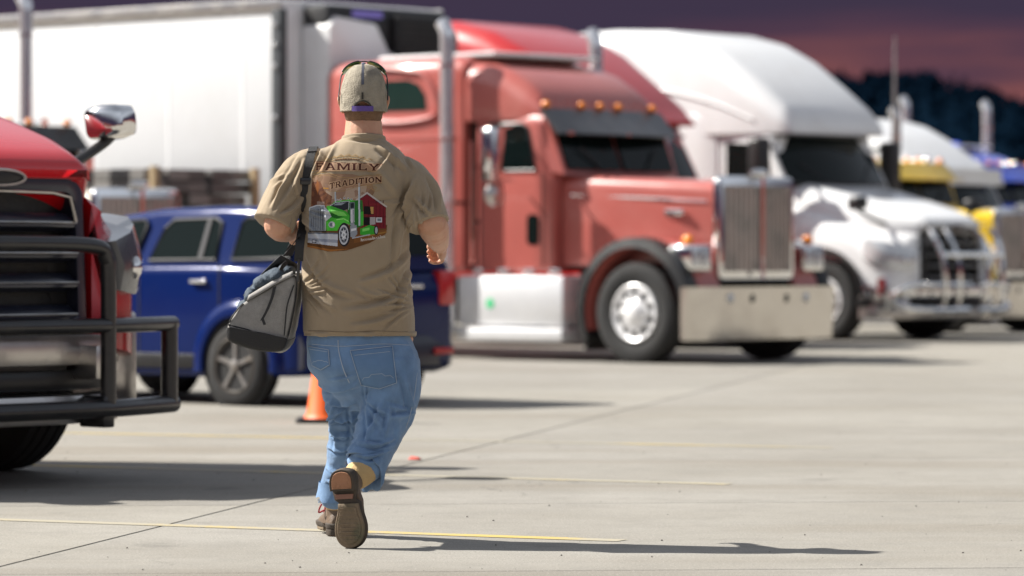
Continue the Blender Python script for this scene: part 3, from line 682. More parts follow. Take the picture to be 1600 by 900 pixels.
# red truck in front, on the left
aero_truck(Vector((-3.09, 18.5, 0)), 'glossy red semi truck with black tubular grille guard at left edge', redp, dict(guard=blackgl, mirror_mat=chrome, bezel=navy, daycab=True, lamp=mat('smoked_headlight', (.09, .092, .10), .15, .1, .3, 12, coat=.4)))
# black truck between it and the trailer: only roof lights and stack show
cream = mat('cream_paint', (.62, .57, .48), .35, 0, .08, 3, coat=.5, dirt=(.25, .13, .08), dscale=2, damt=.5)
dk = classic_truck(slot(-4.8, -4.05), 'cream truck with dark visor and amber roof lights behind the blue car', cream, dict(sleeper=False, visor=blackp, stack=4.0))
dk.scale = (.93,)*3
for ch in dk.children:
    if ch.name.startswith('cab'): ch.data.materials[0] = mat('black_paint', (.02, .021, .023), .3, 0, .1, 4, coat=.5)
# whip antennas on the white truck's mirrors
for o in list(bpy.data.objects):
    if o.get('label', '').startswith('white sloped-nose'):
        for x, y, z1 in ((-1.1, 1.44, 4.05),):
            MB().tube([(x, y, 2.55 if x > -2 else 3.9), (x, y+.02, z1)], [.028, .014], 8).build('antenna', dullchrome, o)

def utility_trailer():
    t = empty('utility_trailer', slot(-2.42, -5.25), HEAD); tag(t, 'small utility trailer stacked with weathered grey boards in front of white trailer', 'trailer')
    MB().box((-3, -.8, .55), (.3, .8, .68)).build('deck', mat('deck_steel', (.12, .12, .12), .6), t, bevel=.01)
    bw = [mat('weathered_board_%d' % k, c, .85, 0, .3, 9, stretch=(.2, 3, 3)) for k, c in enumerate(((.20, .19, .18), (.14, .13, .125), (.26, .245, .23)))]
    for z in range(10):
        for y in range(5):
            MB().box((-2.9+random.uniform(0, .12), -.78+y*.315, .69+z*.134), (.15+random.uniform(-.05, .08), -.78+y*.315+.295, .69+z*.134+.12)).build('board', random.choice(bw), t, bevel=.006, seg=1)
    for x in (.25,):
        for s in (-1, 1): MB().box((x, s*.74-.04, .68), (x+.07, s*.74+.04, 2.04)).build('stake', mat('stake_wood', (.45, .34, .2), .8), t)
    for s in (-1, 1): truck_wheel(t, -1.4, s*.95, .36, .2, s, rimmat=alum)
utility_trailer()

# ------------------------------------------------------------------ blue car (rear axle at its origin, nose away to the left)
def suv():
    t = empty('parked_car', (-1.451, 28.44, 0), HEAD+math.pi); tag(t, 'metallic blue estate car parked between the red truck and the walking man', 'car')
    W = .80
    lo = MB(); rings = []
    for x, wd, z0, z1, rt in ((-.70, .70, .30, .86, .10), (-.66, .76, .26, .95, .10), (-.5, W, .22, 1.02, .09), (.3, W, .20, 1.035, .08), (1.2, W, .20, 1.03, .08), (2.0, W, .20, 1.0, .09), (2.35, .79, .20, .97, .14), (2.75, .77, .22, .93, .18), (3.02, .72, .26, .84, .18), (3.12, .62, .34, .72, .15)):
        rings.append(sect(x, wd, z0, z1, rt, .06, 5))
    lo.loft(rings); body = lo.build('body', bluep, t, sharp=45)
    g = MB(); rings = []
    for x, wb, wt, zt, lean in ((-.64, .74, .62, 1.16, 0), (-.56, .76, .64, 1.38, 0), (-.40, .78, .655, 1.435, 0), (.3, .785, .665, 1.455, 0), (1.0, .785, .66, 1.44, 0), (1.45, .78, .64, 1.395, 0), (1.75, .775, .62, 1.27, 0), (2.15, .77, .70, 1.03, 0)):
        zb = .98; n = 6
        rings.append([(x, wb, zb), (x, wb-.01, zb+.05)]+[(x, wt+.0-(1-math.cos(a))*.09, zt-.085+math.sin(a)*.085) for a in [math.pi/2*k/n for k in range(n+1)]]+[(x, -(wt-(1-math.cos(a))*.09), zt-.085+math.sin(a)*.085) for a in [math.pi/2*k/n for k in range(n, -1, -1)]]+[(x, -wb+.01, zb+.05), (x, -wb, zb)])
    g.loft(rings); cabin = g.build('cabin', bluep, t, sharp=45)
    def sidey(z): return .776-(z-1.03)*(.776-.665)/(1.36-1.03)
    silver = mat('silver_trim', (.05, .05, .055), .5, 0, .05, spec=.2)
    for s in (1, -1):
        for nm, pts, tr in (('quarter_window', [(-.50, 1.07), (.09, 1.06), (.07, 1.33), (.02, 1.365), (-.40, 1.345), (-.47, 1.31)], blackp), ('rear_door_window', [(.26, 1.06), (.97, 1.055), (.88, 1.29), (.80, 1.355), (.36, 1.365), (.28, 1.33)], silver), ('front_door_window', [(1.14, 1.055), (2.0, 1.055), (1.60, 1.29), (1.42, 1.345), (1.12, 1.355), (1.08, 1.32)], silver)):
            a = [(x, s*(sidey(z)-.02), z) for x, z in pts]; b = [(x, s*(sidey(z)+.012), z) for x, z in pts]
            MB().loft([a, b]).build(nm, carglass, cabin)
            MB().tube([(x, s*(sidey(z)+.010), z) for x, z in pts], .012, 6, loop=True).build('window_trim', tr, cabin)
        a = [(.40, 1.06), (.445, 1.06), (.43, 1.36), (.39, 1.36)]
        MB().loft([[(x, s*(sidey(z)+.005), z) for x, z in a], [(x, s*(sidey(z)+.022), z) for x, z in a]]).build('window_divider', silver, cabin)
        for xx, z0, z1 in ((.20, .50, 1.03), (1.06, .25, 1.03), (2.06, .25, 1.0)):
            MB().box((xx-.006, s*W-.004, z0), (xx+.006, s*W+.003, z1)).build('door_seam', blackp, body)
        for xx in (.32, 1.22): 
            MB().box((xx, s*W-.005, .885), (xx+.17, s*W+.03, .915)).build('door_handle', chrome, body, bevel=.01)
        MB().box((.42, s*W-.01, .26), (2.0, s*W+.018, .37)).build('rocker_panel', blackp, body, bevel=.02)
        for ax in (0, 2.42):
            f = MB(); rings = []
            for x, z in arc(ax, .30, .375, -8, 188, 22):
                dx, dz = (x-ax)/.375, (z-.30)/.375
                rings.append([(x-dx*.03, s*(W-.02), z-dz*.03), (x-dx*.02, s*(W+.035), z-dz*.02), (x+dx*.02, s*(W+.04), z+dz*.02), (x+dx*.09, s*(W+.012), z+dz*.09), (x+dx*.10, s*(W-.02), z+dz*.10)])
            f.loft(rings); f.build('wheel_flare', bluep, body, sharp=60)
            d = MB(); d.lathe([(0, .36), (.012, .36), (.013, .002)], (ax, s*(W-.006), .31), (0, s, 0), 30); d.build('wheel_well', mat('wheel_well_black', (.008, .008, .008), .9), body)
            ty = MB(); h = .105; R = .292
            ty.lathe([(-h, .2), (-h, R*.9), (-h*.8, R), (h*.8, R), (h, R*.9), (h, R*.74), (h*.8, .205)], (ax, s*(W-.06), R), (0, s, 0), 36); wo = ty.build('wheel', rubber, t, sharp=50)
            rm = MB(); rm.lathe([(.068, .206), (.104, .211), (.108, .196), (.088, .185), (.076, .175), (.075, .002)], (ax, s*(W-.06), R), (0, s, 0), 30); rm.build('rim', mat('rim_grey', (.06, .055, .05), .5, .3, .2, dirt=(.12, .08, .05)), wo)
            sp = MB()
            for k in range(5):
                a = 2*math.pi*k/5+.3; u = Vector((math.cos(a), 0, math.sin(a))); v = Vector((-math.sin(a), 0, math.cos(a))); c = Vector((ax, s*(W+.038), R))
                sp.loft([[c+u*r+v*q*wd+Vector((0, s*dp, 0)) for q, dp in ((-1, -.018), (-.6, 0), (.6, 0), (1, -.018))] for r, wd in ((.02, .026), (.08, .020), (.14, .021), (.20, .030))])
            sp.lathe([(-.02, .042), (.008, .042), (.012, .03), (.014, .002)], (ax, s*(W+.038), R), (0, s, 0), 16)
            sp.build('spokes', mat('grimy_alloy', (.30, .29, .28), .35, .7, .2, 12, dirt=(.12, .09, .06), dscale=9, damt=.7), wo)
        mi = MB(); mi.ball((1.95, s*.93, 1.08), (.06, .10, .07)); mi.build('door_mirror', bluep, t)
        tl = MB(); tl.prism(rrect(min(s*.58, s*.745), max(s*.58, s*.745), .72, .98, .03), 'x', -.715, -.60); tl.build('tail_light', redlens, body, bevel=.015)
        MB().box((-.745, s*.60-.10, .36), (-.72, s*.60+.10, .41)).build('reflector', redlens, body, bevel=.005)
        MB().tube([(3.13, s*.3, .5), (3.13, s*.55, .5)], .03, 8).build('nose_trim', chrome, body)
        MB().prism(rrect(min(s*.42, s*.66), max(s*.42, s*.66), .62, .78, .05), 'x', 2.98, 3.10).build('headlight', clearlens, body, bevel=.02)
    rw = [(-.632, -.56, 1.09), (-.632, .56, 1.09), (-.59, .52, 1.35), (-.59, -.52, 1.35)]
    MB().loft([[(x+.02, y, z) for x, y, z in rw], [(x-.03, y, z) for x, y, z in rw]]).build('rear_window', glass, cabin)
    fw = [(2.08, -.64, 1.06), (2.08, .64, 1.06), (1.70, .55, 1.32), (1.70, -.55, 1.32)]
    MB().loft([[(x-.02, y, z) for x, y, z in fw], [(x+.03, y, z+.02) for x, y, z in fw]]).build('windshield', glassg, cabin)
    bp = MB(); bp.loft([[(-.60, y, .26), (-.74+.10*(abs(y)/.78)**3, y, .28), (-.755+.10*(abs(y)/.78)**3, y, .42), (-.72+.10*(abs(y)/.78)**3, y, .50), (-.60, y, .52)] for y in [-.78+1.56*k/12 for k in range(13)]]); bp.build('rear_bumper', mat('dark_bumper', (.012, .014, .03), .4, 0, .1, coat=.3), body)
    MB().box((-.73, -.22, .66), (-.70, .22, .80)).build('number_plate_recess', blackp, body, bevel=.01)
    MB().box((-.735, -.15, .685), (-.731, .15, .775)).build('number_plate', white, body)
    MB().box((-.72, -.4, .85), (-.70, .4, .88)).build('tailgate_trim', chrome, body, bevel=.008)
    return t
suv()

# ------------------------------------------------------------------ traffic cone
def cone():
    # stands between the car and the man
    t = empty('traffic_cone', (-1.215, 25.06, 0)); tag(t, 'orange traffic cone with black base behind the walking man\'s left leg', 'cone')
    MB().prism(rrect(-.19, .19, -.19, .19, .05), 'z', 0, .03).build('base', blackp, t, bevel=.008)
    c = MB(); c.lathe([(.03, .145), (.045, .135), (.06, .125), (.60, .045), (.70, .032), (.715, .028), (.715, .02), (.60, .03), (.06, .1)], (0, 0, 0), (0, 0, 1), 32); c.build('cone_body', orange, t, sharp=50)
cone()

# ------------------------------------------------------------------ the walking man (faces +Y, origin on the ground under his hips)
MX, MY = -.5626, 14.55
def remesh(mb, name, vox, smooth=4):
    me = bpy.data.meshes.new('tmp'); me.from_pydata(mb.v, [], mb.f)
    bm = bmesh.new(); bm.from_mesh(me); bmesh.ops.recalc_face_normals(bm, faces=bm.faces); bm.to_mesh(me); bm.free()
    o = bpy.data.objects.new('tmp', me); COL.objects.link(o)
    r = o.modifiers.new('r', 'REMESH'); r.mode = 'VOXEL'; r.voxel_size = vox
    s = o.modifiers.new('s', 'SMOOTH'); s.factor = .5; s.iterations = smooth
    dg = bpy.context.evaluated_depsgraph_get(); dg.update()
    res = bpy.data.meshes.new_from_object(o.evaluated_get(dg)); res.name = name
    bpy.data.objects.remove(o); bpy.data.meshes.remove(me); res.shade_smooth(); return res
def limb(mb, pts, rad, n=16, k=5, flat=None):
    P = smooth_path(pts, k); R = []
    for i in range(len(rad)-1):
        for j in range(k): R.append(rad[i]+(rad[i+1]-rad[i])*(j/k))
    R.append(rad[-1])
    mb.tube(P, R, n, rr=[flat]*len(P) if flat else None); mb.ball(P[0], rad[0]*.98); mb.ball(P[-1], rad[-1]*.98)
def rings_solid(mb, rows, n=28, p=2.4):
    """rows: (z, cx, cy, rx, ry) superellipse sections"""
    dense = []
    A = [Vector(r[:3]) for r in rows]; B = [Vector((r[3], r[4], 0)) for r in rows]
    PA = smooth_path(A, 4); PBv = smooth_path(B, 4); rr = []
    for a, b in zip(PA, PBv):
        ring = []
        for j in range(n):
            t = 2*math.pi*j/n; c, s = math.cos(t), math.sin(t)
            ring.append((a.y+math.copysign(abs(c)**(2/p), c)*b.x, a.z+math.copysign(abs(s)**(2/p), s)*b.y, a.x))
        rr.append(ring)
    mb.loft(rr)
def disp(me, fn, creases=()):
    n = len(me.vertices); co = np.empty(n*3); me.vertices.foreach_get('co', co); co = co.reshape(-1, 3)
    no = np.empty(n*3); me.vertex_normals.foreach_get('vector', no); no = no.reshape(-1, 3)
    d = np.array([fn(Vector(c), nn) for c, nn in zip(co, no)])
    back = np.clip(.5-no[:, 1]*1.2, 0, 1)
    for a, w_, d_ in creases: d += back*crease(co, a, w_, d_)
    me.vertices.foreach_set('co', (co+no*d[:, None]).ravel()); me.update()
def crease(p, pts, width, depth):
    """ridge along a polyline with a dip on one side"""
    pts = smooth_path([(q[0], q[2], 0) for q in pts], 3); L_ = len(pts)-1; px, pz = p[:, 0], p[:, 2]
    best = np.full(len(p), 9.); sgn = np.ones(len(p)); tt = np.zeros(len(p))
    for i in range(L_):
        ax, az = pts[i][0], pts[i][1]; dx, dz = pts[i+1][0]-ax, pts[i+1][1]-az
        t = np.clip(((px-ax)*dx+(pz-az)*dz)/(dx*dx+dz*dz+1e-9), 0, 1); qx = px-ax-t*dx; qz = pz-az-t*dz; d = np.hypot(qx, qz); m = d < best
        best[m] = d[m]; tt[m] = (i+t[m])/L_; sgn[m] = np.where(dx*qz-dz*qx > 0, 1, -1)[m]
    u = best*sgn/width; fade = np.clip(np.minimum(tt*3, (1-tt)*3), 0, 1)
    return 1.7*depth*fade*(np.exp(-(u-.5)**2*1.6)-.9*np.exp(-(u+.6)**2*2.2))

# joints
SH = {-1: Vector((-.215, -.005, 1.405)), 1: Vector((.158, -.005, 1.378))}
EL = {-1: Vector((-.318, -.095, 1.205)), 1: Vector((.258, -.085, 1.215))}
WR = {-1: Vector((-.285, .13, 1.175)), 1: Vector((.286, .165, 1.128))}
HIP = {-1: Vector((-.10, .0, .78)), 1: Vector((.105, -.005, .78))}
KN = {-1: Vector((-.073, .20, .43)), 1: Vector((.085, -.045, .45))}
AN = {-1: Vector((-.112, .355, .10)), 1: Vector((-.03, -.215, .265))}
man = empty('person', (MX, MY, 0)); tag(man, 'man in tan printed t-shirt, jeans and cap walking away with a bag', 'person')
# --- body
b = MB()
rings_solid(b, [(.72, 0, 0, .17, .12), (.85, -.005, 0, .175, .13), (1.0, -.02, 0, .17, .13), (1.2, -.02, 0, .18, .125), (1.38, -.02, 0, .17, .11), (1.47, -.012, .0, .11, .085), (1.54, 0, .01, .07, .068)], 20)
b.tube(smooth_path([(0, .008, 1.47), (0, .012, 1.54), (0, .02, 1.60), (0, .03, 1.66)], 4), [.085-.0016*i for i in range(13)], 18, rr=[(1-.008*i, .95) for i in range(13)])
b.ball((0, .035, 1.705), (.077, .097, .108), 22, 16); b.ball((0, .062, 1.635), (.060, .072, .068), 18, 12); b.ball((0, .0, 1.655), (.071, .07, .06), 16, 10)
# face
b.ball((0, .128, 1.668), (.014, .024, .024)); b.ball((0, .120, 1.695), (.010, .022, .03)); b.ball((0, .112, 1.625), (.026, .014, .007)); b.ball((0, .110, 1.61), (.022, .014, .007))
b.ball((0, .115, 1.585), (.028, .02, .018))
for s in (-1, 1):
    b.ball((s*.033, .108, 1.715), (.026, .018, .008)); b.ball((s*.045, .09, 1.66), (.024, .024, .02))
    # ear
    e = smooth_path([(s*.077, .028, 1.628), (s*.084, .018, 1.645), (s*.094, .004, 1.672), (s*.092, .012, 1.690), (s*.082, .028, 1.690)], 4)
    b.tube(e, .0065, 8); b.ball((s*.083, .018, 1.66), (.009, .017, .03), 10, 8)
    limb(b, [SH[s], SH[s].lerp(EL[s], .5)+Vector((s*.006, -.008, 0)), EL[s]], [.062, .056, .046])
    limb(b, [EL[s], EL[s].lerp(WR[s], .3)+Vector((0, -.004, 0)), EL[s].lerp(WR[s], .7), WR[s]], [.056, .058, .046, .033], flat=(1, 1))
    # hand: palm and five curled fingers
    d = (WR[s]-EL[s]).normalized(); inw = Vector((-s, 0, 0)); inw = (inw-d*inw.dot(d)).normalized(); dn = d.cross(inw)*s
    if dn.z > 0: dn = -dn
    pc = WR[s]+d*.052
    Rp = Matrix((inw, d, dn)).transposed()
    b.ball(pc, (.020, .052, .042), 14, 10, Rp); b.ball(WR[s]+d*.02, (.024, .035, .030), 12, 8, Rp)
    for k in range(4):
        o_ = pc+d*(.042-.004*abs(k-1))+dn*(-.030+.0205*k)
        ln = (.040, .046, .043, .034)[k]
        p1 = o_+d*ln*.6+inw*.012; p2 = p1+inw*ln*.75+d*.004; p3 = p2+inw*.012-d*ln*.55
        b.tube(smooth_path([o_, p1, p2, p3], 3), [.0098, .0096, .0094, .0094, .0092, .009, .009, .0088, .0082, .007], 8); b.ball(p3, .0075, 8, 6)
    o_ = pc-d*.025-dn*.030+inw*.012; p1 = o_+d*.035-dn*.016+inw*.016; p2 = p1+d*.030+inw*.020+dn*.004; p3 = p2+d*.014+inw*.010+dn*.012
    b.tube(smooth_path([o_, p1, p2, p3], 3), [.013, .0125, .012, .0115, .011, .0105, .0105, .010, .0095, .008], 8); b.ball(p3, .0085, 8, 6)
    limb(b, [HIP[s], HIP[s].lerp(KN[s], .5), KN[s]], [.085, .075, .055]); limb(b, [KN[s], KN[s].lerp(AN[s], .35), AN[s]], [.052, .052, .036])
bm_me = remesh(b, 'body', .0042, 3)
def skin_mat():
    m = mat('skin', (.53, .29, .19), .5, 0, .16, 14, bump=.12, bscale=130, dirt=(.42, .15, .10), dscale=9, damt=.5)
    p = m.node_tree.nodes['Principled BSDF']; p.inputs['Subsurface Weight'].default_value = .15; p.inputs['Subsurface Radius'].default_value = (.012, .004, .002); p.inputs['Subsurface Scale'].default_value = 1
    return m
body = link('body', bm_me, skin_mat(), man)
for s in (-1, 1):
    eo = MB(); eo.ball((s*.032, .112, 1.698), (.012, .010, .009)); eo.build('eye', mat('eye_white', (.7, .68, .65), .3), man)
    ei = MB(); ei.ball((s*.032, .1195, 1.698), (.005, .004, .005)); ei.build('iris', mat('iris_brown', (.06, .035, .02), .2), man)
# cropped hair under the cap
hm = MB(); rows = []
for z, rx, ry in ((1.592, .062, .052), (1.603, .0695, .066), (1.63, .0755, .0775), (1.655, .0785, .085)):
    rows.append([(math.cos(t)*rx, .010+math.sin(t)*ry if math.sin(t) < 0 else .010+math.sin(t)*ry*.6, z+(.0 if math.sin(t) < -.2 else (math.sin(t)+.2)*.035)) for t in [R_(180-10)+R_(200)*k/24 for k in range(25)]])
hm.loft(rows, cap=False, closed=False)
hme = hm.mesh('hair'); hair = link('hair', hme, mat('short_brown_hair', (.20, .115, .065), .75, 0, .4, 60, bump=.9, bscale=260, stretch=(1, 1, .35)), man)
sol = hair.modifiers.new('thick', 'SOLIDIFY'); sol.thickness = .005; sol.offset = 1

# --- t-shirt
sh = MB()
rings_solid(sh, [(.785, -.017, .0, .213, .168), (.83, -.019, 0, .212, .170), (.92, -.024, 0, .209, .172), (1.02, -.029, 0, .206, .170), (1.14, -.031, -.004, .205, .164), (1.26, -.029, -.010, .208, .156), (1.36, -.024, -.012, .213, .148), (1.43, -.020, -.010, .200, .132), (1.475, -.014, -.004, .165, .110), (1.508, -.006, .004, .118, .092), (1.530, -.001, .010, .084, .080), (1.536, 0, .012, .076, .076)], 36, 2.5)
for s in (-1, 1):
    tip = {-1: Vector((-.338, -.080, 1.204)), 1: Vector((.250, -.073, 1.202))}[s]
    base = SH[s]+Vector((-s*.06, 0, .005)); mid = SH[s].lerp(tip, .45)+Vector((s*.012, 0, .008))
    P = smooth_path([base, SH[s]+Vector((s*.004, 0, -.004)), mid, tip], 6); m_ = len(P); rr = []
    tan = None
    for i, p in enumerate(P):
        t = (P[min(i+1, m_-1)]-P[max(i-1, 0)]).normalized(); x = Vector((0, 1, 0)); x = (x-t*x.dot(t)).normalized(); y = t.cross(x)
        q = i/(m_-1); r1 = .094-.012*q+.010*q*q; r2 = .088-.012*q+.004*q*q
        rr.append([p+x*math.cos(2*math.pi*j/24)*r1+y*math.sin(2*math.pi*j/24)*r2 for j in range(24)])
    sh.loft(rr)
shirt_me = remesh(sh, 'tshirt', .0036, 6)
C = [([(.185, -.1, 1.36), (.165, -.13, 1.29), (.16, -.13, 1.20)], .011, .010), ([(.20, -.1, 1.40), (.178, -.14, 1.34), (.14, -.15, 1.24), (.12, -.16, 1.12)], .012, .008),
     ([(.165, -.1, 1.25), (.13, -.15, 1.16), (.12, -.16, 1.02)], .013, .008), ([(.19, -.1, 1.12), (.10, -.16, 1.03), (-.02, -.17, .99)], .014, .008),
     ([(.19, -.1, .99), (.08, -.16, .91), (-.08, -.17, .885)], .016, .009), ([(.185, -.1, .90), (.06, -.16, .845), (-.05, -.17, .83)], .013, .006),
     ([(-.23, -.1, 1.22), (-.17, -.15, 1.16), (-.12, -.16, 1.06)], .013, .008), ([(-.22, -.1, 1.10), (-.15, -.15, .98), (-.02, -.17, .93)], .015, .009),
     ([(-.235, -.08, 1.03), (-.19, -.13, .94), (-.10, -.16, .87)], .012, .008), ([(-.10, -.1, 1.53), (-.13, -.12, 1.46), (-.16, -.13, 1.40)], .011, .006),
     ([(-.15, -.1, 1.51), (-.17, -.12, 1.45), (-.20, -.12, 1.38)], .010, .007), ([(-.22, -.09, 1.46), (-.25, -.1, 1.38), (-.29, -.12, 1.30)], .011, .008),
     ([(-.27, -.09, 1.42), (-.31, -.1, 1.34), (-.345, -.12, 1.26)], .011, .007), ([(-.21, -.09, 1.33), (-.26, -.13, 1.27), (-.31, -.15, 1.24)], .010, .008),
     ([(.24, -.06, 1.40), (.275, -.1, 1.33), (.285, -.13, 1.25)], .012, .008), ([(.19, -.09, 1.31), (.22, -.14, 1.27), (.26, -.15, 1.235)], .011, .009),
     ([(-.08, -.09, 1.535), (.0, -.1, 1.525), (.06, -.1, 1.53)], .008, .005), ([(.05, -.12, 1.50), (.10, -.13, 1.46), (.17, -.13, 1.40)], .013, .007),
     ([(.0, -.15, 1.44), (.06, -.15, 1.39), (.13, -.15, 1.31)], .016, .006), ([(-.17, -.15, 1.30), (-.13, -.16, 1.2), (-.13, -.16, 1.1)], .012, .006),
     ([(.20, -.06, 1.06), (.15, -.13, .98), (.13, -.15, .86)], .012, .007), ([(-.03, -.16, .97), (.05, -.165, .93), (.16, -.13, .95)], .012, .005)]
def fan(n, o, ang0, ang1, r0, r1, seed, w0=.005, w1=.009, dp=.0035, out=None):
    rn = random.Random(seed); out = []
    for k in range(n):
        a = R_(ang0+(ang1-ang0)*(k+rn.uniform(-.3, .3))/max(1, n-1)); ra = r0*rn.uniform(.8, 1.5); rb = ra+r1*rn.uniform(.45, 1); bend = rn.uniform(-.25, .25)
        q = [(o[0]+math.cos(a+bend*t)*(ra+(rb-ra)*t), 0, o[1]+math.sin(a+bend*t)*(ra+(rb-ra)*t)) for t in (0, .33, .66, 1)]
        out.append((q, rn.uniform(w0, w1), dp*rn.uniform(.6, 1.3)))
    return out
C += fan(9, (.20, 1.32), 200, 275, .03, .16, 1)+fan(7, (-.25, 1.28), 265, 335, .03, .16, 2)+fan(9, (.21, .90), 115, 205, .02, .17, 3)+fan(8, (-.24, .95), -35, 60, .02, .16, 4)
C += fan(5, (-.20, 1.52), 225, 300, .03, .13, 5, .007, .011, .003)+fan(3, (.13, 1.53), 240, 290, .04, .15, 6, .008, .013, .003)+fan(5, (-.26, 1.42), 215, 275, .03, .16, 7, .007, .012)+fan(4, (.24, 1.40), 255, 285, .05, .14, 8, .007, .012)
def shirt_d(p, n):
    if p.y > .05 and p.z < 1.5: base = .010*noise.noise(Vector((p.x*9, 3, p.z*4)))
    else:
        base = .0045*noise.noise(Vector((p.x*8, p.y*8, p.z*4.5)))+.0022*noise.noise(Vector((p.x*22+p.z*9, p.y*18, p.z*12-p.x*8)))
    if p.z < .80: base += .004*math.sin(p.x*38+1)+.003*math.sin(p.x*71)
    if abs(n[2]) > .9 and p.z < .80: base = 0
    return base
disp(shirt_me, shirt_d, C)
def cloth_mat(name, col, var, weave, bump, **k):
    m = mat(name, col, .88, 0, var, 5, bump=bump, bscale=weave, sheen=.25, spec=.2, **k); return m
shirt = link('tshirt', shirt_me, cloth_mat('tan_cotton', (.315, .247, .168), .10, 500, .25, dirt=(.275, .205, .13), dscale=9, damt=.3), man)
bvh_s = BVHTree.FromPolygons([v.co.copy() for v in shirt_me.vertices], [tuple(p.vertices) for p in shirt_me.polygons])
def on_back(bvh, x, z, off=.003):
    h = bvh.ray_cast(Vector((x, -1.5, z)), Vector((0, 1, 0)))
    if h[0] is None: return None
    return h[0]+Vector((0, -off, 0))
# hem stitching and collar
for z, off in ((.803, .0006),):
    pth = [on_back(bvh_s, x, z+.002*math.sin(x*30), off) for x in np.linspace(-.205, .17, 60)]
    MB().tube([p for p in pth if p], .0012, 5).build('hem_stitch', cloth_mat('tan_thread', (.16, .115, .07), .1, 300, 0), shirt)
cl = MB(); cl.tube([(.080*math.cos(t), .010+.080*math.sin(t), 1.530+.010*math.sin(t)*-1) for t in [2*math.pi*k/40 for k in range(40)]], .0075, 8, loop=True, rr=[(.6, 1.3)]*40)
cl.build('collar', MATS['tan_cotton'], shirt)
for s in (-1, 1):
    pass
# --- printed artwork on the back, as coloured cells lying on the cloth
GW, GH = 252, 326
x0p, z1p = (482-568)*.002425, 1.086+(400-232)*.002425
cw = .0012125
U, Vv = np.meshgrid(np.arange(GW), np.arange(GH))
PU = 110+(U+.5)*2.5; PV = 60+(Vv+.5)*2.5        # artwork units
art = np.zeros((GH, GW, 3)); msk = np.zeros((GH, GW), bool)
def srgb(c): return np.array([((q/255+.055)/1.055)**2.4 if q > 10 else q/255/12.92 for q in c])
def inside(poly):
    r = np.zeros(PU.shape, bool); n = len(poly)
    for i in range(n):
        xa, ya = poly[i]; xb, yb = poly[i-1]
        if ya == yb: continue
        r ^= ((ya > PV) != (yb > PV)) & (PU < (xb-xa)*(PV-ya)/(yb-ya)+xa)
    return r
def fill(poly, c, a=1.0, k=.80):
    m = inside(poly); paint(m, c, a, k)
def paint(m, c, a=1.0, k=.80):
    global msk
    col = srgb(c)*k; new = m & ~msk
    art[new] = (SHIRT*(1-a)+col*a) if a < 1 else col; old = m & msk
    art[old] = art[old]*(1-a)+col*a; msk |= m
SHIRT = np.array((.325, .245, .158))
def ell(cx, cy, rx, ry, c, a=1.0, r0=0):
    d = ((PU-cx)/rx)**2+((PV-cy)/ry)**2; paint((d <= 1) & (d >= r0), c, a)
def stroke(pts, wd, c, a=1.0):
    for i in range(len(pts)-1):
        (xa, ya), (xb, yb) = pts[i], pts[i+1]; dx, dy = xb-xa, yb-ya; l2 = dx*dx+dy*dy+1e-6
        t = np.clip(((PU-xa)*dx+(PV-ya)*dy)/l2, 0, 1); paint((PU-xa-t*dx)**2+(PV-ya-t*dy)**2 <= wd*wd/4, c, a)
def cloudy(poly, c1, c2, sc, seed, a=.8):
    m = inside(poly); nn = np.vectorize(lambda x, y: noise.noise(Vector((x/sc, y/sc, seed))))(PU, PV)
    paint(m & (nn > -.05), c1, a); paint(m & (nn <= -.05), c2, a)
# brown evening backdrop
cloudy([(150, 275), (300, 262), (470, 268), (600, 300), (640, 400), (600, 480), (500, 500), (300, 520), (140, 520)], (150, 112, 90), (126, 88, 66), 60, 1.5, .75)
cloudy([(250, 340), (400, 380), (580, 350), (560, 470), (330, 500), (270, 450)], (190, 168, 150), (160, 130, 112), 45, 4.5, .8)
cloudy([(150, 330), (215, 320), (250, 400), (310, 440), (300, 500), (145, 520)], (96, 52, 36), (122, 74, 48), 24, 2.5, .9)
stroke([(192, 315), (195, 420)], 7, (150, 90, 40)); stroke([(245, 375), (278, 378)], 9, (210, 150, 60)); ell(195, 365, 16, 40, (160, 95, 45), .6)
# ground of the scene
fill([(112, 800), (250, 700), (560, 640), (735, 660), (725, 730), (600, 800), (420, 858), (280, 866), (112, 828)], (110, 72, 38))
fill([(480, 745), (735, 690), (715, 735), (600, 780), (480, 800)], (130, 84, 42)); fill([(112, 815), (300, 850), (450, 845), (300, 866), (112, 830)], (168, 110, 55)); stroke([(590, 742), (728, 715)], 10, (165, 120, 60))
# barn
fill([(500, 470), (580, 412), (725, 515), (725, 688), (545, 690), (500, 600)], (124, 32, 44))
for x in (560, 590, 650, 680, 705): stroke([(x, 470 if x > 570 else 500), (x, 680)], 2.5, (90, 20, 30))
fill([(556, 515), (632, 518), (632, 580), (556, 578)], (24, 16, 18)); fill([(604, 520), (630, 520), (630, 575), (612, 575)], (196, 150, 90)); stroke([(545, 590), (725, 598)], 5, (92, 22, 32))
fill([(556, 600), (602, 600), (602, 662), (556, 662)], (22, 16, 20)); fill([(602, 600), (645, 600), (645, 655), (602, 660)], (176, 170, 172)); fill([(650, 602), (696, 602), (696, 640), (650, 640)], (205, 208, 214)); fill([(660, 610), (688, 610), (688, 630), (660, 630)], (120, 130, 140))
stroke([(488, 476), (580, 412), (728, 518)], 13, (200, 190, 186)); stroke([(490, 484), (580, 422), (726, 528)], 4, (80, 40, 44))
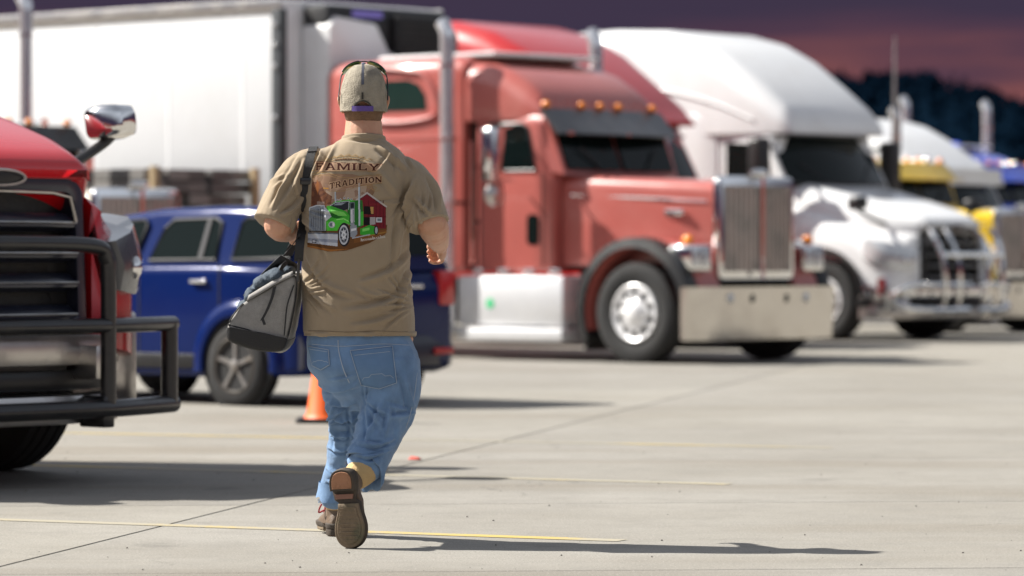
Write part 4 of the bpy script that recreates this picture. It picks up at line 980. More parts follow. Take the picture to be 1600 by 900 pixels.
# green truck
fill([(528, 690), (600, 660), (640, 672), (664, 700), (660, 730), (560, 740), (528, 735)], (58, 170, 52)); ell(650, 702, 17, 36, (40, 40, 44)); ell(652, 702, 10, 26, (178, 182, 190)); fill([(545, 690), (600, 680), (600, 700), (545, 712)], (130, 220, 110))
fill([(430, 470), (545, 470), (555, 600), (552, 665), (460, 700), (430, 620)], (46, 118, 48)); fill([(515, 560), (552, 556), (552, 662), (515, 668)], (70, 180, 64))
fill([(330, 478), (455, 462), (490, 476), (440, 486), (310, 500)], (84, 190, 70)); fill([(295, 512), (338, 488), (440, 478), (436, 536), (400, 548)], (44, 48, 56)); fill([(318, 506), (350, 492), (420, 486), (380, 508)], (150, 160, 172)); stroke([(295, 512), (338, 487), (442, 476), (438, 540)], 5, (190, 196, 204))
fill([(446, 484), (486, 484), (486, 536), (448, 540)], (120, 130, 140)); fill([(452, 492), (480, 490), (480, 528), (454, 532)], (36, 44, 52))
fill([(268, 514), (300, 512), (420, 556), (446, 590), (440, 625), (290, 690), (262, 690)], (72, 178, 58)); fill([(300, 540), (400, 560), (430, 590), (350, 590), (300, 580)], (126, 214, 100)); fill([(296, 560), (360, 590), (400, 596), (350, 612), (300, 600)], (34, 108, 36))
fill([(262, 640), (300, 632), (340, 612), (400, 605), (438, 622), (452, 660), (430, 650), (395, 645), (372, 665), (350, 705), (266, 705)], (86, 204, 66)); stroke([(345, 620), (400, 612), (436, 632)], 6, (170, 240, 140))
ell(308, 658, 25, 25, (200, 204, 210)); ell(303, 658, 13, 15, (120, 128, 140)); ell(320, 658, 7, 13, (240, 240, 240))
fill([(128, 525), (190, 508), (250, 512), (258, 705), (126, 708)], (150, 156, 164))
for k in range(13): stroke([(140+k*8.6, 545-k*1.2), (138+k*8.8, 702)], 3.2, (66, 72, 82) if k % 2 else (100, 106, 116))
stroke([(128, 545), (134, 526), (190, 508), (248, 512), (256, 560), (256, 705)], 8, (214, 218, 226)); fill([(252, 520), (290, 560), (305, 596), (262, 632)], (205, 208, 216)); fill([(190, 478), (250, 480), (250, 505), (190, 505)], (170, 150, 140), .7)
stroke([(128, 708), (262, 708)], 7, (48, 48, 54))
ell(404, 735, 48, 92, (38, 38, 42)); ell(401, 737, 37, 76, (206, 210, 218)); ell(401, 737, 30, 62, (120, 126, 138), 1, .55)
for k in range(8):
    a = k*math.pi/4+.3; ell(401+22*math.cos(a), 737+46*math.sin(a), 6, 10, (58, 60, 68))
ell(401, 737, 12, 24, (235, 238, 242)); ell(401, 737, 6, 12, (150, 155, 165))
fill([(118, 718), (356, 722), (352, 826), (116, 796)], (206, 210, 220)); fill([(118, 760), (354, 775), (353, 800), (117, 780)], (160, 166, 182)); fill([(118, 716), (356, 722), (356, 732), (118, 727)], (110, 116, 128)); fill([(150, 772), (186, 776), (186, 800), (150, 796)], (60, 60, 70)); fill([(155, 777), (181, 780), (181, 794), (155, 791)], (210, 212, 220))
fill([(452, 540), (482, 536), (484, 640), (454, 645)], (196, 200, 208)); stroke([(460, 545), (462, 640)], 4, (240, 240, 244)); stroke([(475, 545), (477, 640)], 4, (110, 116, 126)); ell(468, 655, 18, 12, (150, 155, 165))
fill([(450, 668), (500, 660), (506, 730), (478, 762), (452, 750)], (150, 156, 166)); fill([(458, 690), (498, 682), (498, 700), (458, 710)], (228, 230, 236)); stroke([(470, 762), (600, 735)], 9, (176, 180, 188))
for (x, ya, yb, w_) in ((335, 402, 482, 11), (520, 342, 660, 15)):
    stroke([(x, ya), (x+2, yb)], w_, (176, 190, 204)); stroke([(x-2, ya), (x, yb)], w_*.3, (226, 234, 240)); stroke([(x+w_*.36, ya), (x+w_*.36, yb)], w_*.2, (90, 100, 112))
for x, y in ((352, 468), (375, 464), (405, 452), (435, 456), (460, 462)): ell(x, y, 8, 8, (196, 200, 206)); ell(x, y, 4, 4, (70, 74, 80))
# lettering
LET = {'F': [[(0, 0), (.34, 0), (.34, .08), (.26, .1), (.26, .42), (.6, .42), (.6, .3), (.7, .3), (.7, .7), (.6, .7), (.6, .58), (.26, .58), (.26, .86), (.82, .86), (.86, .66), (1, .66), (1, 1), (0, 1), (0, .9), (.08, .88), (.08, .1), (0, .08)]],
       'A': [[(0, 0), (.3, 0), (.3, .1), (.24, .1), (.29, .26), (.68, .26), (.73, .1), (.66, .1), (.66, 0), (1, 0), (1, .1), (.93, .1), (.62, 1), (.36, 1), (.07, .1), (0, .1)], 'x', [(.34, .4), (.63, .4), (.49, .8)]],
       'M': [[(0, 0), (.26, 0), (.26, .1), (.2, .1), (.2, .7), (.45, .05), (.55, .05), (.8, .7), (.8, .1), (.74, .1), (.74, 0), (1, 0), (1, .1), (.95, .1), (.95, .9), (1, .9), (1, 1), (.76, 1), (.5, .36), (.24, 1), (0, 1), (0, .9), (.05, .9), (.05, .1), (0, .1)]],
       'I': [[(0, 0), (1, 0), (1, .1), (.78, .1), (.78, .9), (1, .9), (1, 1), (0, 1), (0, .9), (.22, .9), (.22, .1), (0, .1)]],
       'L': [[(0, 0), (1, 0), (1, .36), (.86, .36), (.82, .15), (.34, .15), (.34, .9), (.44, .9), (.44, 1), (0, 1), (0, .9), (.1, .9), (.1, .1), (0, .1)]],
       'Y': [[(.3, 0), (.7, 0), (.7, .1), (.6, .1), (.6, .42), (.92, .9), (1, .9), (1, 1), (.68, 1), (.68, .9), (.74, .9), (.52, .58), (.3, .9), (.36, .9), (.36, 1), (0, 1), (0, .9), (.08, .9), (.4, .42), (.4, .1), (.3, .1)]],
       'T': [[(.3, 0), (.7, 0), (.7, .1), (.62, .1), (.62, .85), (.84, .85), (.88, .66), (1, .66), (1, 1), (0, 1), (0, .66), (.12, .66), (.16, .85), (.38, .85), (.38, .1), (.3, .1)]],
       'R': [[(0, 0), (.36, 0), (.36, .1), (.28, .1), (.28, .42), (.45, .42), (.7, 0), (1, 0), (1, .1), (.9, .1), (.68, .46), (.85, .56), (.88, .75), (.8, .93), (.62, 1), (0, 1), (0, .9), (.08, .9), (.08, .1), (0, .1)], 'x', [(.28, .56), (.6, .58), (.67, .72), (.6, .86), (.28, .86)]],
       'D': [[(0, 0), (.6, 0), (.86, .16), (1, .5), (.86, .84), (.6, 1), (0, 1), (0, .9), (.08, .9), (.08, .1), (0, .1)], 'x', [(.28, .14), (.55, .14), (.72, .3), (.78, .5), (.72, .7), (.55, .86), (.28, .86)]],
       'O': [[(.5+.5*math.cos(t), .5+.5*math.sin(t)) for t in [2*math.pi*k/16 for k in range(16)]], 'x', [(.5+.28*math.cos(t), .5+.34*math.sin(t)) for t in [2*math.pi*k/16 for k in range(16)]]],
       'N': [[(0, 0), (.26, 0), (.26, .1), (.2, .1), (.2, .68), (.76, 0), (.95, 0), (.95, .9), (1, .9), (1, 1), (.74, 1), (.74, .9), (.8, .9), (.8, .3), (.24, 1), (0, 1), (0, .9), (.05, .9), (.05, .1), (0, .1)]]}
def word(txt, wds, basef, hf, c, edge, gap):
    tot = sum(wds)
    for ps in (1, 0):
        x = basef[0]
        for ch, w_ in zip(txt, wds):
            g = LET[ch]; m = None
            def T_(poly, gr): 
                o_ = []
                for (u, v) in poly:
                    xx = x+(u-.5)*(w_+gr)+w_/2; o_.append((xx, basef[1](xx)-(v-.5)*(hf(xx)+gr)-hf(xx)/2))
                return o_
            if ps:
                m = inside(T_(g[0], 9))
                for du in (-4, 4):
                    for dv in (-4, 4):
                        m |= np.roll(np.roll(inside(T_(g[0], 0)), du//2, 1), dv//2, 0)
                paint(m, edge, .8)
            else:
                m = inside(T_(g[0], 0))
                if len(g) > 1: m &= ~inside(T_(g[2], 0))
                paint(m, c)
            x += w_+gap
gold = (172, 140, 92)
fill([(168, 162), (430, 178), (700, 186), (672, 214), (652, 246), (420, 246), (165, 244), (182, 205)], (176, 132, 108), .55)
stroke([(166, 164), (430, 181), (698, 188)], 4, (96, 60, 40)); stroke([(150, 238), (420, 240), (650, 246)], 4, gold)
word('FAMILY', (62, 84, 104, 40, 68, 88), (180, lambda x: 234+.012*(x-180)), lambda x: 58-.012*(x-180), (74, 32, 22), (196, 160, 128), 10)
def tb(x): return 384-(x-285)*.135-9*math.sin((x-285)/395*3.1)
fill([(272, 345), (360, 330), (480, 300), (600, 276), (692, 280), (676, 335), (560, 350), (420, 385), (300, 398)], (182, 142, 112), .55)
stroke([(150, 262), (210, 250), (290, 262), (380, 292), (470, 296), (560, 276), (690, 272)], 4, gold); stroke([(155, 285), (220, 268), (300, 282), (370, 306), (450, 308)], 3, gold); stroke([(160, 305), (175, 268), (205, 255), (225, 275), (200, 290)], 3.5, gold)
stroke([(285, 402), (400, 398), (520, 362), (640, 342), (690, 338)], 4, gold); stroke([(560, 362), (620, 356), (655, 372), (640, 388), (610, 380), (620, 366)], 3.5, gold); stroke([(540, 375), (600, 372), (640, 400), (680, 395)], 3, gold)
word('TRADITION', (40, 44, 46, 46, 20, 42, 20, 46, 50), (290, tb), lambda x: 46-.004*(x-290), (70, 30, 20), (200, 166, 132), 6)
for k in range(7):
    a = k/6; x = 265+330*a; y = 150-34*math.sin(a*math.pi); stroke([(x-24, y+8), (x, y-8), (x+24, y+6)], 4, gold); stroke([(x-16, y+12), (x+8, y+4), (x+20, y+14)], 3, (140, 112, 72))
stroke([(262, 162), (330, 134), (430, 124), (530, 136), (590, 164)], 4, gold); stroke([(290, 166), (360, 146), (430, 140), (500, 148), (560, 168)], 4, gold)
for k in range(10): stroke([(330+k*20, 155-5*math.sin(k/9*3.1)), (340+k*20, 155-5*math.sin(k/9*3.1))], 9, (96, 66, 44))
# maker's script at the lower right
for k, w_ in enumerate((22, 14, 10, 10, 10, 10, 20, 14, 16, 14, 14, 10, 18)):
    x = 534+14.6*k; y = 786-.155*(x-534); h_ = 22 if k in (0, 6, 10) else 14; stroke([(x, y), (x+2, y-h_)], 4, (214, 208, 200)); stroke([(x, y-h_), (x+8, y-h_*.6), (x+8, y)], 3.6, (214, 208, 200))
# lay the cells on the shirt
vid = {}; pv = []; pf = []; pcol = []
HITS = {}
def hit(i, j):
    k = (i, j)
    if k not in HITS: HITS[k] = on_back(bvh_s, x0p+i*cw, z1p-j*cw, .0016)
    return HITS[k]
for j in range(GH):
    for i in range(GW):
        if not msk[j, i]: continue
        q = []
        for (a, b_) in ((i, j), (i+1, j), (i+1, j+1), (i, j+1)):
            if (a, b_) not in vid:
                h = hit(a, b_)
                if h is None: break
                vid[(a, b_)] = len(pv); pv.append(h)
            q.append(vid[(a, b_)])
        if len(q) == 4: pf.append(q); pcol.append(art[j, i])
pme = bpy.data.meshes.new('shirt_print'); pme.from_pydata(pv, [], pf)
ca = pme.color_attributes.new('print', 'FLOAT_COLOR', 'CORNER')
cc = np.ones((len(pf)*4, 4)); cc[:, :3] = np.repeat(np.array(pcol), 4, 0); ca.data.foreach_set('color', cc.ravel())
pme.shade_smooth()
pmat = bpy.data.materials.new('shirt_ink'); pmat.use_nodes = True; q = pmat.node_tree
at = q.nodes.new('ShaderNodeAttribute'); at.attribute_name = 'print'; q.links.new(at.outputs['Color'], q.nodes['Principled BSDF'].inputs['Base Color']); q.nodes['Principled BSDF'].inputs['Roughness'].default_value = .8; q.nodes['Principled BSDF'].inputs['Specular IOR Level'].default_value = .25
po = link('shirt_print', pme, pmat, shirt); po['label'] = 'printed green truck and red barn under the words FAMILY TRADITION'
# --- jeans
jn = MB()
rings_solid(jn, [(.80, -.015, 0, .196, .150), (.76, -.014, 0, .203, .158), (.72, -.006, -.004, .209, .167), (.665, .002, -.010, .212, .176), (.625, .016, -.008, .196, .168), (.585, .026, .0, .172, .145), (.545, .026, .02, .13, .11), (.50, .014, .03, .07, .06)], 32, 2.4)
limb(jn, [(-.088, .0, .70), (-.062, .09, .57), (-.060, .185, .44), (-.082, .27, .30), (-.112, .325, .20), (-.120, .335, .165)], [.108, .100, .084, .071, .066, .070], 22, 6)
limb(jn, [(.096, -.045, .68), (.106, -.058, .585), (.090, -.070, .495), (.062, -.105, .425), (.042, -.140, .372), (.028, -.165, .335), (.020, -.178, .315)], [.122, .114, .103, .092, .084, .078, .076], 22, 6)
# carve the trailing cuff open: the boot shaft leaves through it
jn_me = remesh(jn, 'jeans', .0040, 16)
J = [([(.02, -.19, .60), (.10, -.19, .575), (.20, -.12, .60)], .013, .010), ([(.0, -.18, .56), (.09, -.14, .53), (.21, -.05, .545)], .012, .010), ([(-.20, -.12, .60), (-.10, -.17, .575), (.0, -.19, .60)], .013, .009),
     ([(-.16, -.05, .54), (-.09, -.07, .515), (-.02, -.03, .53)], .012, .010), ([(-.15, 0, .48), (-.08, 0, .455), (-.0, .0, .485)], .011, .010), ([(-.15, .1, .41), (-.08, .1, .39), (-.02, .1, .42)], .011, .010),
     ([(-.15, .15, .35), (-.09, .15, .335), (-.03, .15, .36)], .010, .009), ([(-.155, .2, .27), (-.11, .2, .25), (-.04, .2, .28)], .009, .009), ([(-.16, .2, .215), (-.11, .2, .205), (-.06, .2, .225)], .008, .008),
     ([(.03, -.1, .475), (.11, -.05, .455), (.20, 0, .49)], .012, .010), ([(.02, -.1, .43), (.08, -.1, .41), (.18, 0, .44)], .011, .011), ([(-.02, -.1, .385), (.05, -.15, .372), (.13, -.05, .40)], .009, .009),
     ([(-.03, -.15, .345), (.04, -.2, .332), (.11, -.1, .36)], .008, .008), ([(.15, -.1, .64), (.17, -.1, .56), (.19, 0, .48)], .012, .008), ([(.05, -.15, .52), (.06, -.1, .45), (.04, -.1, .39)], .012, .007),
     ([(.10, -.12, .52), (.13, -.1, .45), (.10, -.1, .38)], .012, .007), ([(-.12, -.05, .56), (-.13, 0, .45), (-.11, .1, .33)], .010, .007), ([(-.06, -.05, .53), (-.05, 0, .43), (-.07, .1, .30)], .010, .007)]
J = [j for j in J if j[0][0][0] < 0 or j[0][0][2] > .62]
J += fan(5, (.21, .50), 165, 240, .0, .14, 11, .008, .014, .005)+fan(4, (.0, .56), -75, -30, .02, .20, 12, .009, .015, .005)+fan(5, (-.16, .45), -60, 60, .01, .11, 13, .005, .010, .005)+fan(4, (-.02, .40), 130, 230, .01, .11, 14, .005, .010, .005)+fan(5, (.12, .37), 130, 215, .01, .13, 15, .005, .010, .004)+fan(3, (.10, .60), 250, 285, .04, .22, 21, .010, .016, .006)+fan(7, (-.05, .22), 130, 230, .01, .1, 16, .004, .006, .005)+fan(6, (.02, .66), 200, 340, .03, .12, 17, .005, .008, .003)
def jean_d(p, n):
    low = max(0, min(1, (.62-p.z)/.2))
    base = .003*noise.noise(p*12)+low*(.0045*noise.noise(Vector((p.x*10, p.y*10, p.z*26)))+.0018*noise.noise(Vector((p.x*24, p.y*24, p.z*52))))
    return base
disp(jn_me, jean_d, J)
denim = mat('faded_denim', (.145, .245, .405), .85, 0, .42, 16, bump=.3, bscale=420, sheen=.2, spec=.2, dirt=(.23, .34, .50), dscale=7, damt=.55)
jeans = link('jeans', jn_me, denim, man)
bvh_j = BVHTree.FromPolygons([v.co.copy() for v in jn_me.vertices], [tuple(p.vertices) for p in jn_me.polygons])
thread = mat('pale_denim_thread', (.36, .42, .50), .8)
denim2 = mat('pocket_denim', (.13, .225, .375), .85, 0, .25, 12, bump=.3, bscale=420, spec=.2, dirt=(.17, .26, .41), dscale=9, damt=.5)
def patch(poly, name, m, off, bvh, parent, n=14):
    """quad patch with bilinear corners laid on the cloth"""
    a, b_, c, d = poly; mb = MB(); grid = []; 
    for i in range(n+1):
        row = []
        for j in range(n+1):
            u, v = j/n, i/n; x = (a[0]*(1-u)+b_[0]*u)*(1-v)+(d[0]*(1-u)+c[0]*u)*v; z = (a[1]*(1-u)+b_[1]*u)*(1-v)+(d[1]*(1-u)+c[1]*u)*v
            if v > .8: z -= (v-.8)/.2*.018*(1-abs(u-.5)*2)
            p = on_back(bvh, x, z, off); row.append(p or Vector((x, -.15, z)))
        grid.append(row)
    mb.loft(grid, cap=False, closed=False); o = mb.build(name, m, parent, sharp=80)
    s = o.modifiers.new('t', 'SOLIDIFY'); s.thickness = .0025; s.offset = 0
    edge = [grid[0][j] for j in range(n+1)]+[grid[i][n] for i in range(1, n+1)]+[grid[n][j] for j in range(n-1, -1, -1)]+[grid[i][0] for i in range(n-1, 0, -1)]
    MB().tube([p+Vector((0, -.0015, 0)) for p in edge], .0013, 5, loop=True).build('stitching', thread, o)
    r2 = [grid[2][j]+Vector((0, -.002, 0)) for j in range(1, n)]
    MB().tube(r2, .0010, 5).build('stitching', thread, o)
    if name == 'back_pocket':
        k = [grid[n-4+abs(7-j)//3 if n-4+abs(7-j)//3 < n else n-1][j]+Vector((0, -.002, 0)) for j in range(1, n)]
        MB().tube(k, .0010, 5).build('stitching', thread, o)
def jx(px): return (px-568)*.002425
def jz(py): return 1.086+(400-py)*.002425
patch([(jx(550), jz(546)), (jx(615), jz(539)), (jx(622), jz(596)), (jx(567), jz(600))], 'back_pocket', denim2, .003, bvh_j, jeans)
patch([(jx(482), jz(540)), (jx(516), jz(545)), (jx(518), jz(568)), (jx(490), jz(570))], 'back_pocket', denim2, .003, bvh_j, jeans)
sp = [on_back(bvh_j, jx(x), jz(y), .001) for x, y in ((531, 530), (532, 545), (536, 562), (541, 578), (547, 592), (553, 606))]
MB().tube(smooth_path([p for p in sp if p], 4), .0022, 6).build('seat_seam', thread, jeans)
sp = [on_back(bvh_j, x, .752+.004*math.sin(x*20), .001) for x in np.linspace(-.19, .18, 40)]
MB().tube([p for p in sp if p], .0014, 5).build('yoke_seam', thread, jeans)
for s, x in ((1, .16),):
    sp = [on_back(bvh_j, jx(px), jz(py), .001) for px, py in ((655, 560), (652, 590), (648, 620), (641, 650), (630, 680), (618, 705))]
    sp = [p for p in sp if p]
    if len(sp) > 3: MB().tube(smooth_path(sp, 4), .0016, 5).build('side_seam', thread, jeans)
# turned cuffs, frayed
fray = mat('frayed_cuff', (.22, .30, .42), .9, 0, .4, 30, bump=.8, bscale=90)
def cuff(c, axis, r, r2, name='cuff', wob=.006, ln=.03, droop=0):
    ax = Vector(axis).normalized(); u = ax.cross(Vector((1, 0, .2))).normalized(); v = ax.cross(u); rg = []
    for h, k, wb in ((-.03, .98, 0), (0, 1.0, .3), (ln*.6, 1.03, 1), (ln, 1.02, 1), (ln-.002, .93, 1), (0, .90, .3), (-.03, .88, 0)):
        ring = []
        for j in range(36):
            t = 2*math.pi*j/36; w_ = wob*wb*noise.noise(Vector((math.cos(t)*2.2, math.sin(t)*2.2, h*20)))
            ring.append(Vector((0, 0, -droop*wb*max(0, -(u*math.cos(t)+v*math.sin(t)).z)))+Vector(c)+ax*(h+w_*1.2)+u*math.cos(t)*(r*k+w_)+v*math.sin(t)*(r2*k+w_))
        rg.append(ring)
    mb = MB(); mb.loft(rg, cap=False); return mb.build(name, denim, jeans, sharp=80)
cuff((.022, -.172, .318), (-.42, -.62, -.62), .074, .076, wob=.014, ln=.035, droop=.05)
cuff((-.119, .334, .175), (-.1, .08, -1), .070, .072, wob=.014, ln=.03)
fr = MB()
for k in range(46):
    t = R_(200)+R_(200)*k/46+random.uniform(-.03, .03); p = Vector((-.121+.071*math.cos(t), .338+.071*math.sin(t), .146))
    fr.tube([p, p+Vector((random.uniform(-.008, .008), random.uniform(-.006, .002), -random.uniform(.004, .018)))], .0012, 4)
fr.build('frayed_threads', fray, jeans)

# --- work boots
SOLE = [(0, .0), (.006, .024), (.02, .037), (.045, .0435), (.08, .0425), (.115, .037), (.15, .0385), (.185, .047), (.215, .0525), (.245, .0515), (.27, .043), (.288, .029), (.298, .012), (.301, .0)]
def sole_out(sc=1.0, t0=0, t1=1, bend=1):
    pts = []
    Ls = smooth_path([(a, b_, 0) for a, b_ in SOLE], 3)
    for p in Ls: pts.append((p.x, p.y*sc))
    right = [(b_+.010*math.sin(a/.3*3.1)*(1 if a > .12 else -.4), a) for a, b_ in pts]; left = [(-b_+.010*math.sin(a/.3*3.1)*(1 if a > .12 else -.4), a) for a, b_ in pts[::-1]]
    return right[:-1]+left[:-1]
def boot(M, mirror, shaft_dir, shaft_len, lace):
    bt = empty('boot', (0, 0, 0)); bt.parent = man
    fx = -1 if mirror else 1
    def X(v): return M @ Vector((v[0]*fx*1.13, v[1], v[2]))
    def curl(v):   # toe spring
        x, y, z = v; return (x, y, z+max(0, y-.22)**2*1.6)
    leather = mat('brown_work_leather', (.12, .08, .052), .55, 0, .3, 12, bump=.35, bscale=70, dirt=(.19, .14, .095), dscale=14, damt=.6)
    welt = mat('dark_welt', (.05, .038, .028), .7, 0, .3, 20, bump=.3, bscale=60, dirt=(.12, .09, .06), dscale=18)
    tread = mat('worn_sole_rubber', (.19, .14, .09), .75, 0, .3, 9, bump=.5, bscale=45, dirt=(.10, .105, .07), dscale=10, damt=.9)
    heelm = mat('worn_heel_rubber', (.33, .16, .085), .75, 0, .3, 14, bump=.5, bscale=45, dirt=(.13, .075, .045), dscale=16, damt=.8)
    o_ = sole_out()
    m1 = MB(); cx = .0
    m1.loft([[X(curl((x*.94, .15+(y-.15)*.985, .020))) for x, y in o_], [X(curl((x, y, .023))) for x, y in o_], [X(curl((x*1.05, .15+(y-.15)*1.02, .030))) for x, y in o_], [X(curl((x*1.05, .15+(y-.15)*1.02, .040))) for x, y in o_], [X(curl((x*.97, y, .043))) for x, y in o_]])
    so = m1.build('midsole', welt, bt, sharp=50)
    f_ = [(x, y) for x, y in o_ if y > .118]; h_ = [(x, y) for x, y in o_ if y < .088]
    def block(pts, z0, z1, sc, name, mt):
        cx_ = sum(p[0] for p in pts)/len(pts); cy_ = sum(p[1] for p in pts)/len(pts)
        mb = MB(); mb.loft([[X(curl((cx_+(x-cx_)*k, cy_+(y-cy_)*k, z))) for x, y in pts] for z, k in ((z1, sc), (z0+.003, sc), (z0, sc*.96))]); return mb.build(name, mt, so, sharp=40)
    block(f_, .008, .020, .97, 'forefoot_tread', tread); block(h_, -.004, .020, 1.0, 'heel_block', welt)
    block([(x*.80, .044+(y-.044)*.80) for x, y in h_], -.0075, .0, 1.0, 'heel_pad', heelm)
    block([(x*.80+.002, .205+(y-.205)*.80) for x, y in f_], .0045, .010, 1.0, 'sole_pad', tread)
    sh_ = [(x, y) for x, y in o_ if .085 < y < .125]
    block(sh_, .014, .020, .8, 'shank_pad', mat('shank_red', (.24, .12, .085), .7), )
    for k in range(9):
        y = .14+k*.0155; hw = .034 if .17 < y < .25 else .026
        mb = MB(); mb.loft([[X(curl((-hw+.006, y, .0048))), X(curl((hw+.006, y+.002, .0048))), X(curl((hw+.006, y+.006, .0048))), X(curl((-hw+.006, y+.004, .0048)))], [X(curl((-hw+.006, y, .0025))), X(curl((hw+.006, y+.002, .0025))), X(curl((hw+.006, y+.006, .0025))), X(curl((-hw+.006, y+.004, .0025)))]])
        mb.build('tread_lug', tread, so)
    up = MB(); rg = []
    for y, wd, zt in ((.004, .026, .075), (.02, .036, .10), (.05, .042, .12), (.09, .041, .125), (.125, .040, .112), (.16, .043, .092), (.20, .049, .078), (.235, .050, .070), (.265, .042, .060), (.285, .028, .052), (.292, .012, .045)):
        cxx = .010*math.sin(y/.3*3.1)*(1 if y > .12 else -.4)
        rg.append([X(curl((cxx+wd*math.cos(t), y, .036+max(0, (zt-.036)*math.sin(t)) if math.sin(t) > 0 else .034))) for t in [2*math.pi*j/20 for j in range(20)]])
    up.loft(rg); a0 = X((0, .055, .085)); a1 = a0+Vector(shaft_dir).normalized()*shaft_len
    up.tube([a0-Vector(shaft_dir).normalized()*.03, a0.lerp(a1, .5), a1], [.046, .045, .049], 18)
    ume = remesh(up, 'upper', .005, 4); uo = link('upper', ume, leather, bt)
    d = Vector(shaft_dir).normalized()
    sk = MB(); sk.tube([a1-d*.085, a1-d*.07, a1-d*.04, a1+d*.012, a1+d*.02], [.046, .051, .055, .057, .050], 20); sk.build('padded_collar', mat('tan_suede', (.52, .36, .17), .85, 0, .25, 16, bump=.5, bscale=80), bt)
    if lace:
        lm = mat('red_lace', (.32, .02, .03), .7)
        for k in range(4):
            y = .12+k*.018; z = .128-k*.009
            MB().tube(smooth_path([X((-.040, y, z-.026)), X((-.020, y+.004, z-.002)), X((.0, y+.008, z+.004)), X((.020, y+.004, z-.002)), X((.040, y, z-.026))], 4), .0035, 6).build('lace', lm, bt)
        for s in (-1, 1): MB().tube(smooth_path([X((s*.01, .11, .128)), X((s*.05, .10, .115)), X((s*.062, .11, .08)), X((s*.04, .12, .09))], 4), .0035, 6).build('lace_loop', lm, bt)
    return bt
# right boot: heel high, sole towards the viewer, toe on the ground
toe = Vector((.085, .045, -1)).normalized(); upv = Vector((.34, 1, .02)); upv = (upv-toe*upv.dot(toe)).normalized(); sx = toe.cross(upv)
Mr = Matrix(((sx.x, toe.x, upv.x, 0), (sx.y, toe.y, upv.y, 0), (sx.z, toe.z, upv.z, 0), (0, 0, 0, 1))); Mr.translation = Vector((-.070, -.335, .296))
boot(Mr, False, (.55, .66, .45), .10, False)
Ml = Matrix.Rotation(R_(8), 4, 'Z'); Ml.translation = Vector((-.105, .30, .008))
boot(Ml, True, (-.05, -.12, 1), .10, True)

# --- cap
cap = empty('cap', (0, 0, 0)); cap.parent = man
capm = mat('washed_grey_tan_twill', (.31, .275, .215), .9, 0, .3, 30, bump=.6, bscale=200, dirt=(.17, .155, .13), dscale=14, damt=.8)
def capp(t, f, k=1.0):
    """t: angle round the head (back = -90deg), f: 0 rim .. 1 crown"""
    f = min(f, .9995); c = (1-f**2.8)**(1/2.6); a = 0
    x = .0905*k*math.cos(t)*c; y = .012+(.112 if math.sin(t) > 0 else .103)*k*math.sin(t)*c
    zr = 1.632+.028*max(0, math.sin(t)); z = zr+(1.814-zr)*f*(1+(k-1)*.5)
    dd = .0022*noise.noise(Vector((x*30, y*30, z*30)))+.0015*noise.noise(Vector((x*70, y*70, z*50)))
    seam = abs(((math.degrees(t)+90) % 60)-0); seam = min(seam, 60-seam)
    dd -= .0018*math.exp(-(seam*c/2.0)**2)
    n_ = Vector((x/.09**2, (y-.012)/.105**2, (z-1.64)/.17**2)).normalized(); return Vector((x, y, z))+n_*dd
NT, NF = 120, 40; cv = []; cf = []
for j in range(NF+1):
    for i in range(NT): cv.append(capp(2*math.pi*i/NT, j/NF*.995))
def in_gap(i, j):
    p = cv[j*NT+i]; return p.y < 0 and ((p.x/.033)**2+((p.z-1.640)/.030)**2) < 1
for j in range(NF):
    for i in range(NT):
        q = (j*NT+i, j*NT+(i+1) % NT, (j+1)*NT+(i+1) % NT, (j+1)*NT+i)
        if all(in_gap(k % NT, k//NT) for k in q): continue
        cf.append(q)
cm = MB(); cm.add(cv, cf); crown = cm.build('crown', capm, cap, sharp=80); s_ = crown.modifiers.new('t', 'SOLIDIFY'); s_.thickness = .003; s_.offset = -1
bl = mat('blue_grey_twill', (.15, .18, .26), .9, 0, .15, 20, bump=.4, bscale=260)
fp = MB(); rows = [[capp(R_(20+140*i/30), f, 1.012) for i in range(31)] for f in [.62+.36*j/10 for j in range(11)]]; fp.loft(rows, cap=False, closed=False); f_o = fp.build('crown_panel', bl, crown, sharp=80); s_ = f_o.modifiers.new('t', 'SOLIDIFY'); s_.thickness = .002
MB().ball((0, .012, 1.815), (.009, .009, .005)).build('button', bl, crown)
ed = [(.0335*math.cos(t), 1.640+.0305*math.sin(t)) for t in [math.pi*k/20 for k in range(21)]]
def backy(x, z):
    c = max(.05, 1-((z-1.640)/.19)**2); return .012-.1045*math.sqrt(max(0, c-(x/.0905)**2))
MB().tube([(x, backy(x, z)-.001, z) for x, z in ed], .0032, 6).build('opening_binding', mat('dark_binding', (.045, .04, .03), .9), cap)
st = MB(); st.ribbon([(x, backy(x, 1.641)-.003, 1.641) for x in np.linspace(-.040, .040, 15)], (0, 0, 1), .020, .003); st.build('strap', mat('purple_strap', (.11, .065, .28), .75, bump=.3, bscale=300), cap)
MB().box((-.0035, -.098, 1.676), (.0035, -.093, 1.702)).build('label_tab', mat('dark_tab', (.03, .026, .022), .8), cap)
sw = MB(); sw.ribbon([capp(R_(-90), f, 1.006)+Vector((0, -.001, 0)) for f in np.linspace(.55, .98, 12)], (1, 0, 0), .010, .002); sw.build('seam_tape', mat('dark_tab2', (.06, .065, .09), .8), cap)
br = MB(); rg = []
for k in range(21):
    t = R_(25+130*k/20); ca_, sa = math.cos(t), math.sin(t)
    i0 = Vector((.090*ca_, .012+.11*sa, 1.662)); i1 = Vector((.088*ca_, .012+.112*sa+.072*max(0, sa)**1.2, 1.652-.020*abs(ca_)**1.5)); rg.append([i0, i1, i1+Vector((0, 0, .003)), i0+Vector((0, 0, .004))])
br.loft(rg); br.build('brim', capm, cap, sharp=60)
